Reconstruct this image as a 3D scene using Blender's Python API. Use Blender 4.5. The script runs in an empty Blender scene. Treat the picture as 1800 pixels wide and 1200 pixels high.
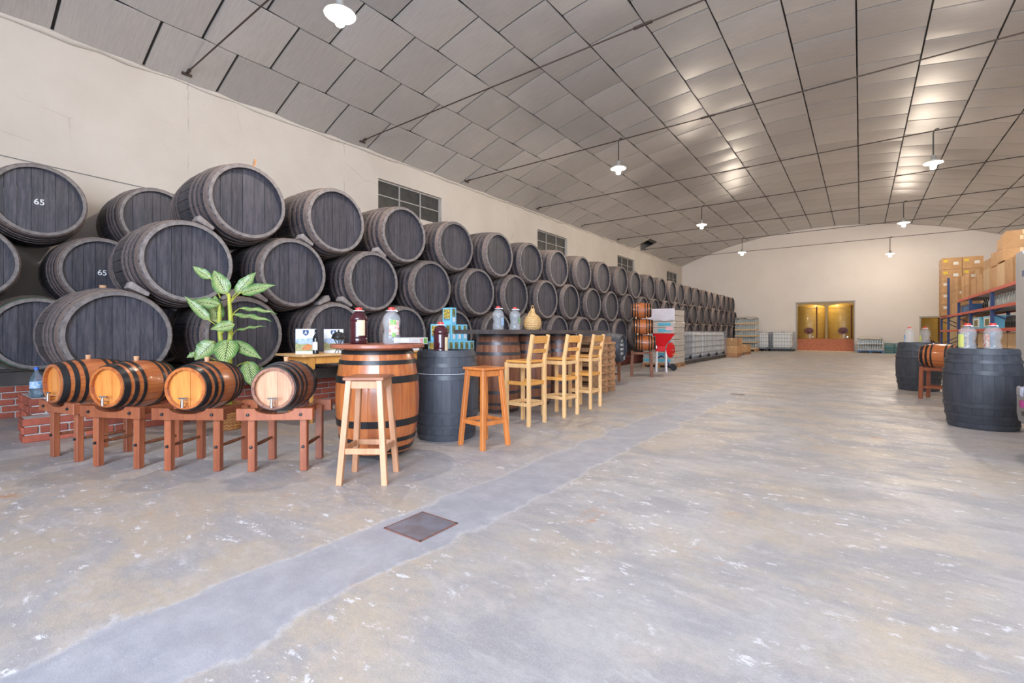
import bpy, bmesh, math, random
from mathutils import Vector, Matrix
random.seed(7)
PI = math.pi
D = bpy.data
SC = bpy.context.scene
COL = SC.collection

# ------------------------------------------------------------------ camera
cam = D.cameras.new('camera')
cam.sensor_width = 36.0
cam.lens = 36.0 * 815 / 1800
cam.shift_y = -15 / 1800
cam.clip_end = 200
camo = D.objects.new('camera', cam)
COL.objects.link(camo)
camo.location = (0, 0, 1.1)
YAW = math.radians(36.95)
camo.rotation_euler = (PI / 2, 0, YAW)
SC.camera = camo

# ------------------------------------------------------------------ world, daylight, exposure
W = D.worlds.new('daylight_world')
SC.world = W
W.use_nodes = True
bg = W.node_tree.nodes['Background']
bg.inputs[0].default_value = (0.78, 0.88, 1.0, 1)
bg.inputs[1].default_value = 1.2
al = D.lights.new('doorway_daylight', 'AREA')
al.shape = 'RECTANGLE'; al.size = 7.2; al.size_y = 4.6
al.energy = 1700; al.color = (0.70, 0.82, 1.0)
alo = D.objects.new('doorway_daylight', al)
COL.objects.link(alo)
alo.location = (2.2, -5.4, 2.8)
alo.rotation_euler = (math.radians(74), 0, math.radians(14))          # faces +Y into the hall through the loading door
BULB = 1620.0           # emission of the pendant bulbs
SC.view_settings.view_transform = 'Standard'
SC.view_settings.look = 'None'
SC.view_settings.gamma = 1
SC.view_settings.use_curve_mapping = False
SC.view_settings.exposure = 0.35

# ------------------------------------------------------------------ helpers
def tag(o, label=None, cat=None, group=None, kind=None):
    if label: o['label'] = label
    if cat: o['category'] = cat
    if group: o['group'] = group
    if kind: o['kind'] = kind
    return o

def thing(name, loc, label, cat, group=None, rot=(0, 0, 0)):
    o = D.objects.new(name, None)
    COL.objects.link(o)
    o.empty_display_size = 0.1
    o.location = loc
    o.rotation_euler = (0, 0, rot) if isinstance(rot, (int, float)) else rot
    return tag(o, label, cat, group)

def part(name, mesh, mat, parent=None, loc=(0, 0, 0), rot=(0, 0, 0), label=None, kind=None, scale=None):
    o = D.objects.new(name, mesh)
    COL.objects.link(o)
    if parent: o.parent = parent
    o.location = loc
    o.rotation_euler = (0, 0, rot) if isinstance(rot, (int, float)) else rot
    if scale: o.scale = scale
    if mat is not None:
        if len(mesh.materials) == 0: mesh.materials.append(mat)
        if mesh.materials[0] is not mat:
            o.material_slots[0].link = 'OBJECT'
            o.material_slots[0].material = mat
    return tag(o, label, None, None, kind)

CACHE = {}
def cached(key, fn):
    if key not in CACHE: CACHE[key] = fn()
    return CACHE[key]

class MB:
    def __init__(s): s.v = []; s.f = []
    def add(s, vs, fs):
        b = len(s.v)
        s.v += [tuple(v) for v in vs]
        s.f += [tuple(i + b for i in f) for f in fs]
        return s
    def box(s, c, d, rz=0, M=None):
        x, y, z = d[0] / 2, d[1] / 2, d[2] / 2
        vs = [Vector((sx * x, sy * y, sz * z)) for sz in (-1, 1) for sy in (-1, 1) for sx in (-1, 1)]
        if M is None: M = Matrix.Rotation(rz, 3, 'Z')
        vs = [M @ v + Vector(c) for v in vs]
        return s.add(vs, [(0, 2, 3, 1), (4, 5, 7, 6), (0, 1, 5, 4), (2, 6, 7, 3), (0, 4, 6, 2), (1, 3, 7, 5)])
    def bb(s, x0, x1, y0, y1, z0, z1):
        return s.box(((x0 + x1) / 2, (y0 + y1) / 2, (z0 + z1) / 2), (x1 - x0, y1 - y0, z1 - z0))
    def bar(s, p, q, w, d, up=(0, 0, 1)):
        p = Vector(p); q = Vector(q); z = (q - p).normalized()
        x = Vector(up).cross(z)
        if x.length < 1e-4: x = Vector((1, 0, 0)).cross(z)
        if x.length < 1e-4: x = Vector((0, 1, 0))
        x.normalize(); y = z.cross(x)
        vs = [b + x * (sx * w / 2) + y * (sy * d / 2) for b in (p, q) for sy in (-1, 1) for sx in (-1, 1)]
        return s.add(vs, [(0, 2, 3, 1), (4, 5, 7, 6), (0, 1, 5, 4), (2, 6, 7, 3), (0, 4, 6, 2), (1, 3, 7, 5)])
    def leg(s, p, q, w):       # leg with horizontal (axis aligned) ends
        vs = [Vector(b) + Vector((sx * w / 2, sy * w / 2, 0)) for b in (p, q) for sy in (-1, 1) for sx in (-1, 1)]
        return s.add(vs, [(0, 2, 3, 1), (4, 5, 7, 6), (0, 1, 5, 4), (2, 6, 7, 3), (0, 4, 6, 2), (1, 3, 7, 5)])
    def lathe(s, prof, n=24, c=(0, 0, 0), cap=True):
        b = len(s.v); m = len(prof)
        for r, z in prof:
            for i in range(n):
                a = 2 * PI * i / n
                s.v.append((c[0] + r * math.cos(a), c[1] + r * math.sin(a), c[2] + z))
        for j in range(m - 1):
            for i in range(n):
                k = (i + 1) % n
                s.f.append((b + j * n + i, b + j * n + k, b + (j + 1) * n + k, b + (j + 1) * n + i))
        if cap:
            if prof[0][0] > 1e-5: s.f.append(tuple(b + i for i in reversed(range(n))))
            if prof[-1][0] > 1e-5: s.f.append(tuple(b + (m - 1) * n + i for i in range(n)))
        return s
    def tube(s, pts, r, n=8):
        pts = [Vector(p) for p in pts]
        b = len(s.v); m = len(pts)
        x = None
        for j, p in enumerate(pts):
            t = (pts[min(j + 1, m - 1)] - pts[max(j - 1, 0)]).normalized()
            if x is None:
                x = t.orthogonal().normalized()
            else:
                x = (x - t * x.dot(t)); x.normalize()
            y = t.cross(x)
            rr = r[j] if isinstance(r, (list, tuple)) else r
            for i in range(n):
                a = 2 * PI * i / n
                s.v.append(tuple(p + x * (rr * math.cos(a)) + y * (rr * math.sin(a))))
        for j in range(m - 1):
            for i in range(n):
                k = (i + 1) % n
                s.f.append((b + j * n + i, b + j * n + k, b + (j + 1) * n + k, b + (j + 1) * n + i))
        s.f.append(tuple(b + i for i in reversed(range(n))))
        s.f.append(tuple(b + (m - 1) * n + i for i in range(n)))
        return s
    def prism(s, poly, y0, y1):        # polygon in XZ extruded along Y
        n = len(poly)
        vs = [(x, y0, z) for x, z in poly] + [(x, y1, z) for x, z in poly]
        fs = [tuple(range(n)), tuple(reversed(range(n, 2 * n)))]
        fs += [(i, i + n, (i + 1) % n + n, (i + 1) % n) for i in range(n)]
        return s.add(vs, fs)
    def mesh(s, name='m', smooth=None, bevel=0):
        me = D.meshes.new(name)
        me.from_pydata(s.v, [], s.f)
        bm = bmesh.new(); bm.from_mesh(me)
        bmesh.ops.recalc_face_normals(bm, faces=bm.faces)
        if bevel:
            es = [e for e in bm.edges if len(e.link_faces) == 2 and e.calc_face_angle(0) > 0.6]
            bmesh.ops.bevel(bm, geom=es, offset=bevel, segments=1, profile=0.5, affect='EDGES')
        bm.to_mesh(me); bm.free()
        if smooth:
            me.polygons.foreach_set('use_smooth', [True] * len(me.polygons))
            me.set_sharp_from_angle(angle=math.radians(smooth))
        me.update()
        return me

def boxm(dx, dy, dz, bevel=0):      # box standing on z=0 centred in xy
    return cached(('box', round(dx, 4), round(dy, 4), round(dz, 4), bevel), lambda: MB().box((0, 0, dz / 2), (dx, dy, dz)).mesh('box', bevel=bevel))

# ------------------------------------------------------------------ material helpers
def nd(nt, t, ins=None, **props):
    n = nt.nodes.new(t)
    for k, v in props.items(): setattr(n, k, v)
    for k, v in (ins or {}).items():
        if isinstance(v, bpy.types.NodeSocket): nt.links.new(v, n.inputs[k])
        else: n.inputs[k].default_value = v
    return n
def c4(c): return (c[0], c[1], c[2], 1)
def mix(nt, f, a, b, bt='MIX'):
    return nd(nt, 'ShaderNodeMixRGB', {'Fac': f, 'Color1': a if isinstance(a, bpy.types.NodeSocket) else c4(a), 'Color2': b if isinstance(b, bpy.types.NodeSocket) else c4(b)}, blend_type=bt).outputs[0]
def noise(nt, vec, scale, detail=4, rough=.55, dist=0):
    return nd(nt, 'ShaderNodeTexNoise', {'Vector': vec, 'Scale': scale, 'Detail': detail, 'Roughness': rough, 'Distortion': dist}).outputs['Fac']
def ramp(nt, v, a, b, lo=0, hi=1):
    return nd(nt, 'ShaderNodeMapRange', {'Value': v, 'From Min': a, 'From Max': b, 'To Min': lo, 'To Max': hi}, interpolation_type='SMOOTHSTEP').outputs[0]
def math_(nt, op, a, b=0.0, c=0.0):
    return nd(nt, 'ShaderNodeMath', {0: a, 1: b, 2: c}, operation=op).outputs[0]
def coord(nt, stretch=(1, 1, 1), which='Object'):
    tc = nd(nt, 'ShaderNodeTexCoord')
    return nd(nt, 'ShaderNodeMapping', {'Vector': tc.outputs[which], 'Scale': stretch}).outputs[0]
def newmat(name):
    m = D.materials.new(name); m.use_nodes = True
    nt = m.node_tree
    return m, nt, nt.nodes['Principled BSDF']
def bump(nt, bs, h, strength=.3, dist=.01):
    b = nd(nt, 'ShaderNodeBump', {'Height': h, 'Strength': strength, 'Distance': dist})
    nt.links.new(b.outputs[0], bs.inputs['Normal'])

def M(name, col, rough=.5, metal=0, col2=None, scale=6, stretch=(1, 1, 1), rnd=0, bmp=0, trans=0, ior=1.45, emis=0, coat=0, spec=.5, contrast=(.3, .7), alpha=1):
    m, nt, bs = newmat(name)
    c = None
    if col2 is not None or bmp:
        f = noise(nt, coord(nt, stretch), scale, 5, .6)
        if col2 is not None: c = mix(nt, ramp(nt, f, *contrast), col, col2)
        if bmp: bump(nt, bs, f, bmp)
    if rnd:
        oi = nd(nt, 'ShaderNodeObjectInfo')
        val = nd(nt, 'ShaderNodeMapRange', {'Value': oi.outputs['Random'], 'To Min': 1 - rnd, 'To Max': 1 + rnd}).outputs[0]
        hs = nd(nt, 'ShaderNodeHueSaturation', {'Value': val, 'Color': c if c is not None else c4(col)})
        c = hs.outputs[0]
    if c is not None: nt.links.new(c, bs.inputs['Base Color'])
    else: bs.inputs['Base Color'].default_value = c4(col)
    bs.inputs['Roughness'].default_value = rough
    bs.inputs['Metallic'].default_value = metal
    bs.inputs['Specular IOR Level'].default_value = spec
    bs.inputs['IOR'].default_value = ior
    bs.inputs['Transmission Weight'].default_value = trans
    bs.inputs['Coat Weight'].default_value = coat
    bs.inputs['Coat Roughness'].default_value = .12
    if alpha < 1: bs.inputs['Alpha'].default_value = alpha
    if emis:
        bs.inputs['Emission Color'].default_value = c4(col)
        bs.inputs['Emission Strength'].default_value = emis
    return m

def dusty(name, col, col2, dust, amount, rough=.6, stretch=(6, 6, 1), scale=5, rnd=.2, metal=0):
    """old dark stave or hoop with dust settled on the upper side and pale scuffs"""
    m, nt, bs = newmat(name)
    v = coord(nt, stretch)
    f = noise(nt, v, scale, 6, .65)
    c = mix(nt, ramp(nt, f, .3, .7), col, col2)
    ge = nd(nt, 'ShaderNodeNewGeometry')
    nz = nd(nt, 'ShaderNodeSeparateXYZ', {0: ge.outputs['Normal']}).outputs[2]
    wn = noise(nt, ge.outputs['Position'], 3.5, 5, .65)
    up = math_(nt, 'MULTIPLY', ramp(nt, nz, .15, 1.0), ramp(nt, wn, .25, .7, .35, 1))
    c = mix(nt, math_(nt, 'MULTIPLY', up, amount), c, dust)
    sc = ramp(nt, noise(nt, v, scale * 2.3, 3, .7), .68, .8, 0, .45)
    c = mix(nt, sc, c, tuple(min(1, x * 3 + .03) for x in col2))
    oi = nd(nt, 'ShaderNodeObjectInfo')
    val = nd(nt, 'ShaderNodeMapRange', {'Value': oi.outputs['Random'], 'To Min': 1 - rnd, 'To Max': 1 + rnd}).outputs[0]
    hs = nd(nt, 'ShaderNodeHueSaturation', {'Value': val, 'Color': c})
    nt.links.new(hs.outputs[0], bs.inputs['Base Color'])
    bs.inputs['Roughness'].default_value = rough
    bs.inputs['Metallic'].default_value = metal
    bump(nt, bs, f, .25, .004)
    return m

# barrels
m_stave = dusty('old_stave', (.022, .023, .032), (.065, .056, .060), (.30, .24, .20), .62)
m_hoop = dusty('old_hoop', (.085, .072, .074), (.16, .115, .105), (.32, .26, .22), .6, .5, (3, 3, 3), 6)
m_hoopb = dusty('rusty_brown_end_hoop', (.13, .098, .09), (.22, .16, .14), (.34, .28, .24), .6, .6, (3, 3, 3), 6)
m_head = dusty('old_head', (.023, .025, .037), (.074, .067, .082), (.2, .2, .2), 0, .55, (1.2, 10, 6), 4, .22)
m_rim = dusty('worn_chime', (.13, .115, .115), (.24, .21, .20), (.3, .26, .24), .3, .65, (2, 2, 2), 7, .2)
m_paint = dusty('black_painted_stave', (.038, .043, .057), (.064, .069, .084), (.15, .15, .16), .25, .58, (5, 5, 1), 3, .06)
m_painth = dusty('black_painted_hoop', (.040, .045, .058), (.066, .072, .086), (.16, .16, .17), .25, .45, (3, 3, 3), 4, .06)
m_oak = M('varnished_oak', (.52, .165, .045), .28, col2=(.36, .095, .03), scale=3, stretch=(7, 7, .6), rnd=.1, coat=.45)
m_oakd = M('aged_oak', (.30, .125, .065), .42, col2=(.16, .06, .035), scale=3, stretch=(7, 7, .5), rnd=.12, coat=.15)
m_oakhead = M('yellow_oak_head', (.72, .30, .07), .35, col2=(.60, .20, .045), scale=4, stretch=(1, 8, 6), rnd=.06, coat=.3)
m_palehead = M('pale_oak_head', (.62, .33, .19), .4, col2=(.52, .24, .13), scale=4, stretch=(1, 8, 6), rnd=.06, coat=.2)
m_bhoop = M('black_iron_hoop', (.022, .022, .024), .32, .3, rnd=.1)
m_ghoop = M('grey_steel_hoop', (.115, .105, .11), .4, .6, col2=(.07, .065, .07), rnd=.1)
m_green = M('green_painted_hoop', (.06, .14, .09), .5, col2=(.10, .10, .08), scale=8)
m_redh = M('red_rust_hoop', (.16, .05, .045), .6, col2=(.08, .05, .045), scale=8)
m_cork = M('cork_bung', (.62, .36, .20), .8, col2=(.50, .27, .15), scale=40)
m_chrome = M('chrome', (.75, .75, .77), .18, 1)
m_chalk = M('white_chalk', (.72, .73, .74), .9)
# furniture
m_mahog = M('reddish_stained_wood', (.34, .105, .045), .36, col2=(.24, .065, .03), scale=4, stretch=(6, 6, .8), rnd=.16, coat=.25)
m_stool1 = M('light_varnished_stool_wood', (.58, .30, .165), .38, col2=(.47, .22, .11), scale=4, stretch=(6, 6, .8), rnd=.12, coat=.2)
m_stseat = M('brown_stool_seat', (.36, .155, .085), .35, col2=(.27, .10, .055), scale=4, stretch=(1, 8, 8), coat=.25)
m_stool2 = M('orange_varnished_stool_wood', (.62, .21, .05), .35, col2=(.47, .14, .035), scale=4, stretch=(6, 6, .8), rnd=.12, coat=.25)
m_pine = M('pine', (.78, .50, .24), .42, col2=(.68, .38, .155), scale=4, stretch=(7, 7, .9), rnd=.1, coat=.12)
m_pined = M('orange_pine', (.74, .36, .09), .42, col2=(.62, .27, .06), scale=4, stretch=(7, 7, .9), rnd=.1)
m_top = M('table_disc_wood', (.40, .13, .07), .35, col2=(.28, .085, .05), scale=3, stretch=(1, 8, 4), coat=.3)
m_dark = M('dark_counter_wood', (.055, .046, .046), .42, col2=(.10, .085, .082), scale=3, stretch=(8, 1, 4))
m_black = M('black_plastic', (.02, .02, .022), .4)
m_pallet = M('pallet_wood', (.50, .27, .13), .75, col2=(.34, .17, .085), scale=4, stretch=(4, 4, 2), rnd=.22)
m_chock = M('grey_wood_chock', (.30, .27, .26), .8, col2=(.20, .17, .16), scale=7, rnd=.15)
m_beam = M('old_dark_beam', (.06, .052, .05), .8, col2=(.11, .09, .08), scale=3)
m_darkwood = M('dark_rack_wood', (.24, .085, .035), .6, col2=(.13, .045, .022), scale=4, stretch=(5, 5, 1), rnd=.15)
m_wicker = M('wicker', (.70, .47, .22), .65, col2=(.50, .29, .11), scale=40, stretch=(1, 1, 2), bmp=.5)
m_basket = M('dark_wicker', (.62, .30, .10), .6, col2=(.36, .14, .05), scale=45, stretch=(1, 1, 2), bmp=.5, rnd=.15)
m_soil = M('soil', (.05, .035, .025), .95, col2=(.09, .06, .04), scale=50, bmp=.6)
# plastics, glass
m_clear = M('clear_plastic_bottle', (.80, .84, .88), .08, alpha=.20, spec=.8, coat=.5)
m_blueclear = M('blue_clear_plastic', (.55, .80, .97), .08, trans=.9, ior=1.25)
m_wine = M('red_wine_in_plastic', (.065, .012, .018), .12, col2=(.04, .008, .012), coat=.4)
m_wineglass = M('dark_wine_bottle_glass', (.012, .014, .016), .08, coat=.5)
m_redcap = M('red_cap', (.75, .06, .05), .4)
m_bluecap = M('blue_cap', (.05, .14, .55), .4)
m_white = M('white_plastic', (.82, .82, .83), .4)
m_paper = M('white_paper', (.82, .82, .82), .7)
m_cream = M('cream_label', (.74, .63, .42), .7, col2=(.64, .52, .33), scale=30)
m_greenlab = M('green_label', (.05, .42, .16), .6, col2=(.35, .45, .10), scale=50)
m_mixlab = M('fruit_picture_label', (.72, .74, .70), .6, col2=(.55, .16, .10), scale=38)
m_yellab = M('yellow_label', (.80, .74, .15), .6, col2=(.55, .7, .3), scale=25)
m_bluelab = M('blue_label', (.10, .35, .70), .6, col2=(.65, .7, .75), scale=40)
m_boxblue = M('light_blue_carton', (.20, .58, .80), .55, rnd=.05)
m_boxpic = M('tree_picture_print', (.72, .52, .10), .6, col2=(.16, .13, .05), scale=34, contrast=(.42, .6))
m_boxgreen = M('bottle_picture_print', (.06, .09, .05), .6, col2=(.36, .33, .10), scale=40, contrast=(.42, .62))
m_pink = M('pink_white_print', (.80, .66, .70), .6, col2=(.82, .80, .82), scale=60)
m_navy = M('navy_print', (.03, .07, .19), .6)
m_hills = M('blue_hills_print', (.25, .38, .62), .6, col2=(.55, .62, .74), scale=22)
m_field = M('green_field_print', (.20, .26, .12), .6, col2=(.50, .44, .22), scale=40)
m_orange = M('orange_print', (.68, .26, .08), .6, col2=(.5, .16, .05), scale=50)
m_pinkred = M('red_pink_print', (.80, .20, .25), .6, col2=(.82, .7, .7), scale=60)
m_card = M('cardboard', (.56, .33, .16), .75, col2=(.47, .27, .125), scale=6, rnd=.16)
m_cardl = M('pale_cardboard', (.66, .47, .28), .75, col2=(.60, .41, .23), scale=6, rnd=.08)
m_tape = M('brown_tape', (.74, .54, .30), .35)
m_tagw = M('white_carton_sticker', (.78, .76, .70), .7)
m_tagy = M('yellow_carton_sticker', (.80, .58, .06), .7)
m_wrap = M('stretch_wrap', (.62, .58, .53), .35, col2=(.45, .40, .36), scale=5, stretch=(1, 1, 14), bmp=.7, coat=.3)
m_sheet = M('white_film_sheet', (.70, .66, .72), .4, col2=(.62, .58, .62), scale=3, bmp=.3)
m_cyan = M('cyan_carton_print', (.10, .48, .66), .6, rnd=.1)
m_teal = M('teal_crate', (.03, .17, .19), .5, rnd=.1)
m_bluecr = M('blue_crate', (.04, .14, .34), .5, rnd=.1)
m_galv = M('galvanised_steel', (.42, .43, .45), .4, .8, rnd=.1)
m_ibc = M('white_ibc_tank', (.86, .87, .86), .45, col2=(.80, .81, .81), scale=3)
m_cagebar = M('dark_galvanised_bar', (.33, .34, .36), .5, .5)
m_ibcg = M('grey_translucent_tank', (.40, .42, .46), .4, col2=(.48, .50, .53), scale=3)
m_clearb = M('clear_bottle_glass', (.62, .68, .68), .12, trans=.35, rnd=.1)
m_red = M('red_enamel', (.66, .012, .016), .5, spec=.25)
m_legw = M('white_painted_steel', (.80, .80, .82), .4)
m_shelfred = M('red_rack_beam', (.62, .10, .06), .45)
m_post = M('dark_blue_rack_post', (.03, .06, .20), .45)
m_shelf = M('pale_shelf_board', (.62, .58, .56), .6, col2=(.52, .48, .46), scale=4)
m_panelw = M('white_panel_steel', (.64, .65, .68), .5, col2=(.58, .59, .62), scale=5)
m_panelg = M('grey_white_side_panel', (.55, .56, .59), .55, col2=(.63, .64, .66), scale=6, stretch=(1, 1, .3))
m_stripe = M('blue_stripe', (.10, .17, .38), .5)
m_carw = M('white_car_paint', (.70, .70, .70), .2, coat=.5)
m_lampg = M('grey_car_lamp', (.42, .42, .50), .2, coat=.5)
m_magenta = M('magenta_mark', (.45, .04, .22), .4)
m_tyre = M('black_rubber', (.025, .025, .026), .8)
m_glassd = M('dark_car_glass', (.03, .035, .04), .08, coat=.5)
# room
m_cord = M('black_cord', (.03, .028, .027), .5)
m_rod = M('rusty_tie_rod', (.05, .042, .038), .6, .4, col2=(.09, .06, .045), scale=20)
m_shade = M('white_enamel_shade', (.72, .68, .62), .35)
m_socket = M('grey_socket', (.40, .39, .37), .5, .3)
m_bulb = M('lit_bulb', (1.0, .86, .70), .3, emis=BULB)
m_brick = M('red_brick', (.42, .10, .055), .8, col2=(.30, .075, .05), scale=14, rnd=.3, bmp=.4)
m_mortar = M('mortar', (.52, .48, .46), .9, col2=(.42, .38, .37), scale=12, bmp=.5)
m_pane = M('dusty_dark_pane', (.030, .031, .033), .35, col2=(.055, .055, .054), scale=5, rnd=.25)
m_winbar = M('pale_window_bar', (.38, .36, .34), .6)
m_drain = M('worn_steel_plate', (.26, .27, .34), .45, .4, col2=(.20, .17, .19), scale=7)
m_rust = M('rusty_frame', (.24, .10, .07), .8, col2=(.13, .09, .09), scale=30)
m_tank = M('yellow_lit_steel_tank', (.40, .27, .075), .35, col2=(.32, .21, .055), scale=2, stretch=(1, 1, 3), coat=.2)  # yellow light reflected by the stainless steel is put into this base colour
m_tankd = M('dark_red_hatch', (.10, .018, .012), .4)
m_joint = M('dark_ceiling_joint', (.075, .070, .066), .8)
m_plinthb = M('tiled_brick_plinth', (.50, .19, .11), .7, col2=(.40, .13, .075), scale=9)
m_outer = M('yard_ground', (.36, .35, .34), .9)

def floor_mat():
    m, nt, bs = newmat('worn_concrete')
    ge = nd(nt, 'ShaderNodeNewGeometry')
    P = ge.outputs['Position']
    def mp(s): return nd(nt, 'ShaderNodeMapping', {'Vector': P, 'Scale': s}).outputs[0]
    big = noise(nt, P, .55, 5, .6, .4)
    med = noise(nt, mp((1.0, 1.7, 1)), 1.6, 6, .65, .3)
    fine = noise(nt, P, 26, 5, .7)
    grit = noise(nt, P, 140, 2, .6)
    c = mix(nt, ramp(nt, big, .42, .58), (.415, .40, .412), (.455, .38, .305))
    c = mix(nt, ramp(nt, med, .42, .62, 0, .85), c, (.315, .305, .33))
    # brushed streaks
    st = noise(nt, mp((.9, 3.6, 1)), 2.6, 8, .74, .8)
    c = mix(nt, ramp(nt, st, .50, .68, 0, .6), c, (.50, .48, .485))
    st2 = noise(nt, mp((.6, 2.4, 1)), 1.3, 8, .76, 1.0)
    c = mix(nt, ramp(nt, st2, .52, .68, 0, .42), c, (.28, .265, .265))
    c = mix(nt, ramp(nt, fine, .35, .75, 0, .45), c, (.28, .265, .265))
    c = mix(nt, ramp(nt, grit, .45, .8, 0, .4), c, (.56, .54, .54))
    mot = noise(nt, P, 4.5, 7, .75)
    c = mix(nt, ramp(nt, mot, .52, .68, 0, .5), c, (.50, .455, .43))
    c = mix(nt, ramp(nt, mot, .46, .30, 0, .45), c, (.275, .27, .295))
    # chalky white spatter
    sp = math_(nt, 'MULTIPLY', ramp(nt, noise(nt, mp((1, 1.9, 1)), 7.5, 8, .76, .2), .575, .62), ramp(nt, noise(nt, P, 1.1, 4, .6), .38, .56))
    c = mix(nt, math_(nt, 'MULTIPLY', sp, .85), c, (.72, .72, .76))
    # rust stains
    ru = math_(nt, 'MULTIPLY', ramp(nt, noise(nt, P, 1.3, 6, .7, .6), .60, .70), ramp(nt, noise(nt, P, 9, 4, .6), .35, .6))
    c = mix(nt, math_(nt, 'MULTIPLY', ru, .75), c, (.44, .22, .09))
    # the filled-in trench running the length of the hall
    s = nd(nt, 'ShaderNodeSeparateXYZ', {0: P})
    wob = math_(nt, 'SUBTRACT', noise(nt, P, 1.5, 6, .6), .5)
    dx = math_(nt, 'ABSOLUTE', math_(nt, 'ADD', math_(nt, 'ADD', s.outputs[0], 1.98), math_(nt, 'MULTIPLY', wob, .42)))
    far = ramp(nt, s.outputs[1], 8, 12, 1, .25)
    band = math_(nt, 'MULTIPLY', ramp(nt, dx, .25, .235, 0, 1), far)
    edge = math_(nt, 'MULTIPLY', ramp(nt, math_(nt, 'ABSOLUTE', math_(nt, 'SUBTRACT', dx, .25)), .03, .0), ramp(nt, fine, .35, .6))
    pc = mix(nt, ramp(nt, noise(nt, P, 6, 6, .7), .35, .7), (.31, .315, .365), (.40, .405, .455))
    c = mix(nt, math_(nt, 'MULTIPLY', band, .85), c, pc)
    c = mix(nt, math_(nt, 'MULTIPLY', math_(nt, 'MULTIPLY', edge, far), .5), c, (.58, .58, .62))
    nt.links.new(c, bs.inputs['Base Color'])
    r = ramp(nt, med, .3, .7, .40, .62)
    nt.links.new(r, bs.inputs['Roughness'])
    bs.inputs['Specular IOR Level'].default_value = .5
    h = math_(nt, 'ADD', math_(nt, 'MULTIPLY', fine, .6), math_(nt, 'MULTIPLY', grit, .3))
    bump(nt, bs, h, .35, .006)
    return m
m_floor = floor_mat()

def wall_mat(name, col, col2, cracks):
    m, nt, bs = newmat(name)
    ge = nd(nt, 'ShaderNodeNewGeometry'); P = ge.outputs['Position']
    f = noise(nt, P, .7, 6, .6); g = noise(nt, P, 9, 5, .7)
    c = mix(nt, ramp(nt, f, .3, .7), col, col2)
    c = mix(nt, ramp(nt, g, .55, .8, 0, .3), c, tuple(x * .8 for x in col2))
    if cracks:
        s = nd(nt, 'ShaderNodeSeparateXYZ', {0: P})
        y = math_(nt, 'ADD', s.outputs[1], math_(nt, 'MULTIPLY', math_(nt, 'SUBTRACT', noise(nt, P, 3, 4, .7), .5), .12))
        fr = math_(nt, 'ABSOLUTE', math_(nt, 'SUBTRACT', math_(nt, 'FRACT', math_(nt, 'ADD', math_(nt, 'DIVIDE', y, 3.3), .5)), .5))
        line = math_(nt, 'MULTIPLY', ramp(nt, fr, .0035, .001), ramp(nt, noise(nt, P, 2.5, 3, .5), .4, .6))
        c = mix(nt, math_(nt, 'MULTIPLY', line, .5), c, (.25, .21, .19))
        # hairline stains running across the plaster
        v = nd(nt, 'ShaderNodeTexVoronoi', {'Vector': nd(nt, 'ShaderNodeMapping', {'Vector': P, 'Scale': (1, .7, 1.1)}).outputs[0], 'Scale': .8}, feature='DISTANCE_TO_EDGE')
        hl = math_(nt, 'MULTIPLY', ramp(nt, v.outputs['Distance'], .010, .002), ramp(nt, noise(nt, P, 1.1, 4, .6), .52, .68))
        c = mix(nt, math_(nt, 'MULTIPLY', hl, .4), c, (.38, .33, .29))
    nt.links.new(c, bs.inputs['Base Color'])
    bs.inputs['Roughness'].default_value = .8
    bump(nt, bs, math_(nt, 'ADD', f, math_(nt, 'MULTIPLY', g, .3)), .3, .02)
    return m
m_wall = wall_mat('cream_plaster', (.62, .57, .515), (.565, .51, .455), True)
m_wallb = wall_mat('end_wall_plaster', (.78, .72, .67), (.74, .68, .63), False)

def panel_mat():
    m, nt, bs = newmat('grey_ceiling_board')
    oi = nd(nt, 'ShaderNodeObjectInfo')
    v = coord(nt, (1, 1, 1))
    ge = nd(nt, 'ShaderNodeNewGeometry')
    lines = noise(nt, nd(nt, 'ShaderNodeMapping', {'Vector': ge.outputs['Position'], 'Scale': (1, 14, 1)}).outputs[0], 3.0, 4, .7)
    big = noise(nt, ge.outputs['Position'], .9, 4, .6)
    c = mix(nt, ramp(nt, lines, .3, .7), (.39, .365, .35), (.46, .43, .41))
    c = mix(nt, ramp(nt, big, .5, .75, 0, .4), c, (.53, .49, .45))
    val = nd(nt, 'ShaderNodeMapRange', {'Value': oi.outputs['Random'], 'To Min': .9, 'To Max': 1.1}).outputs[0]
    c = nd(nt, 'ShaderNodeHueSaturation', {'Value': val, 'Color': c}).outputs[0]
    nt.links.new(c, bs.inputs['Base Color'])
    bs.inputs['Roughness'].default_value = .36
    bs.inputs['Specular IOR Level'].default_value = .6
    bump(nt, bs, lines, .15, .003)
    return m
m_panel = panel_mat()

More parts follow.
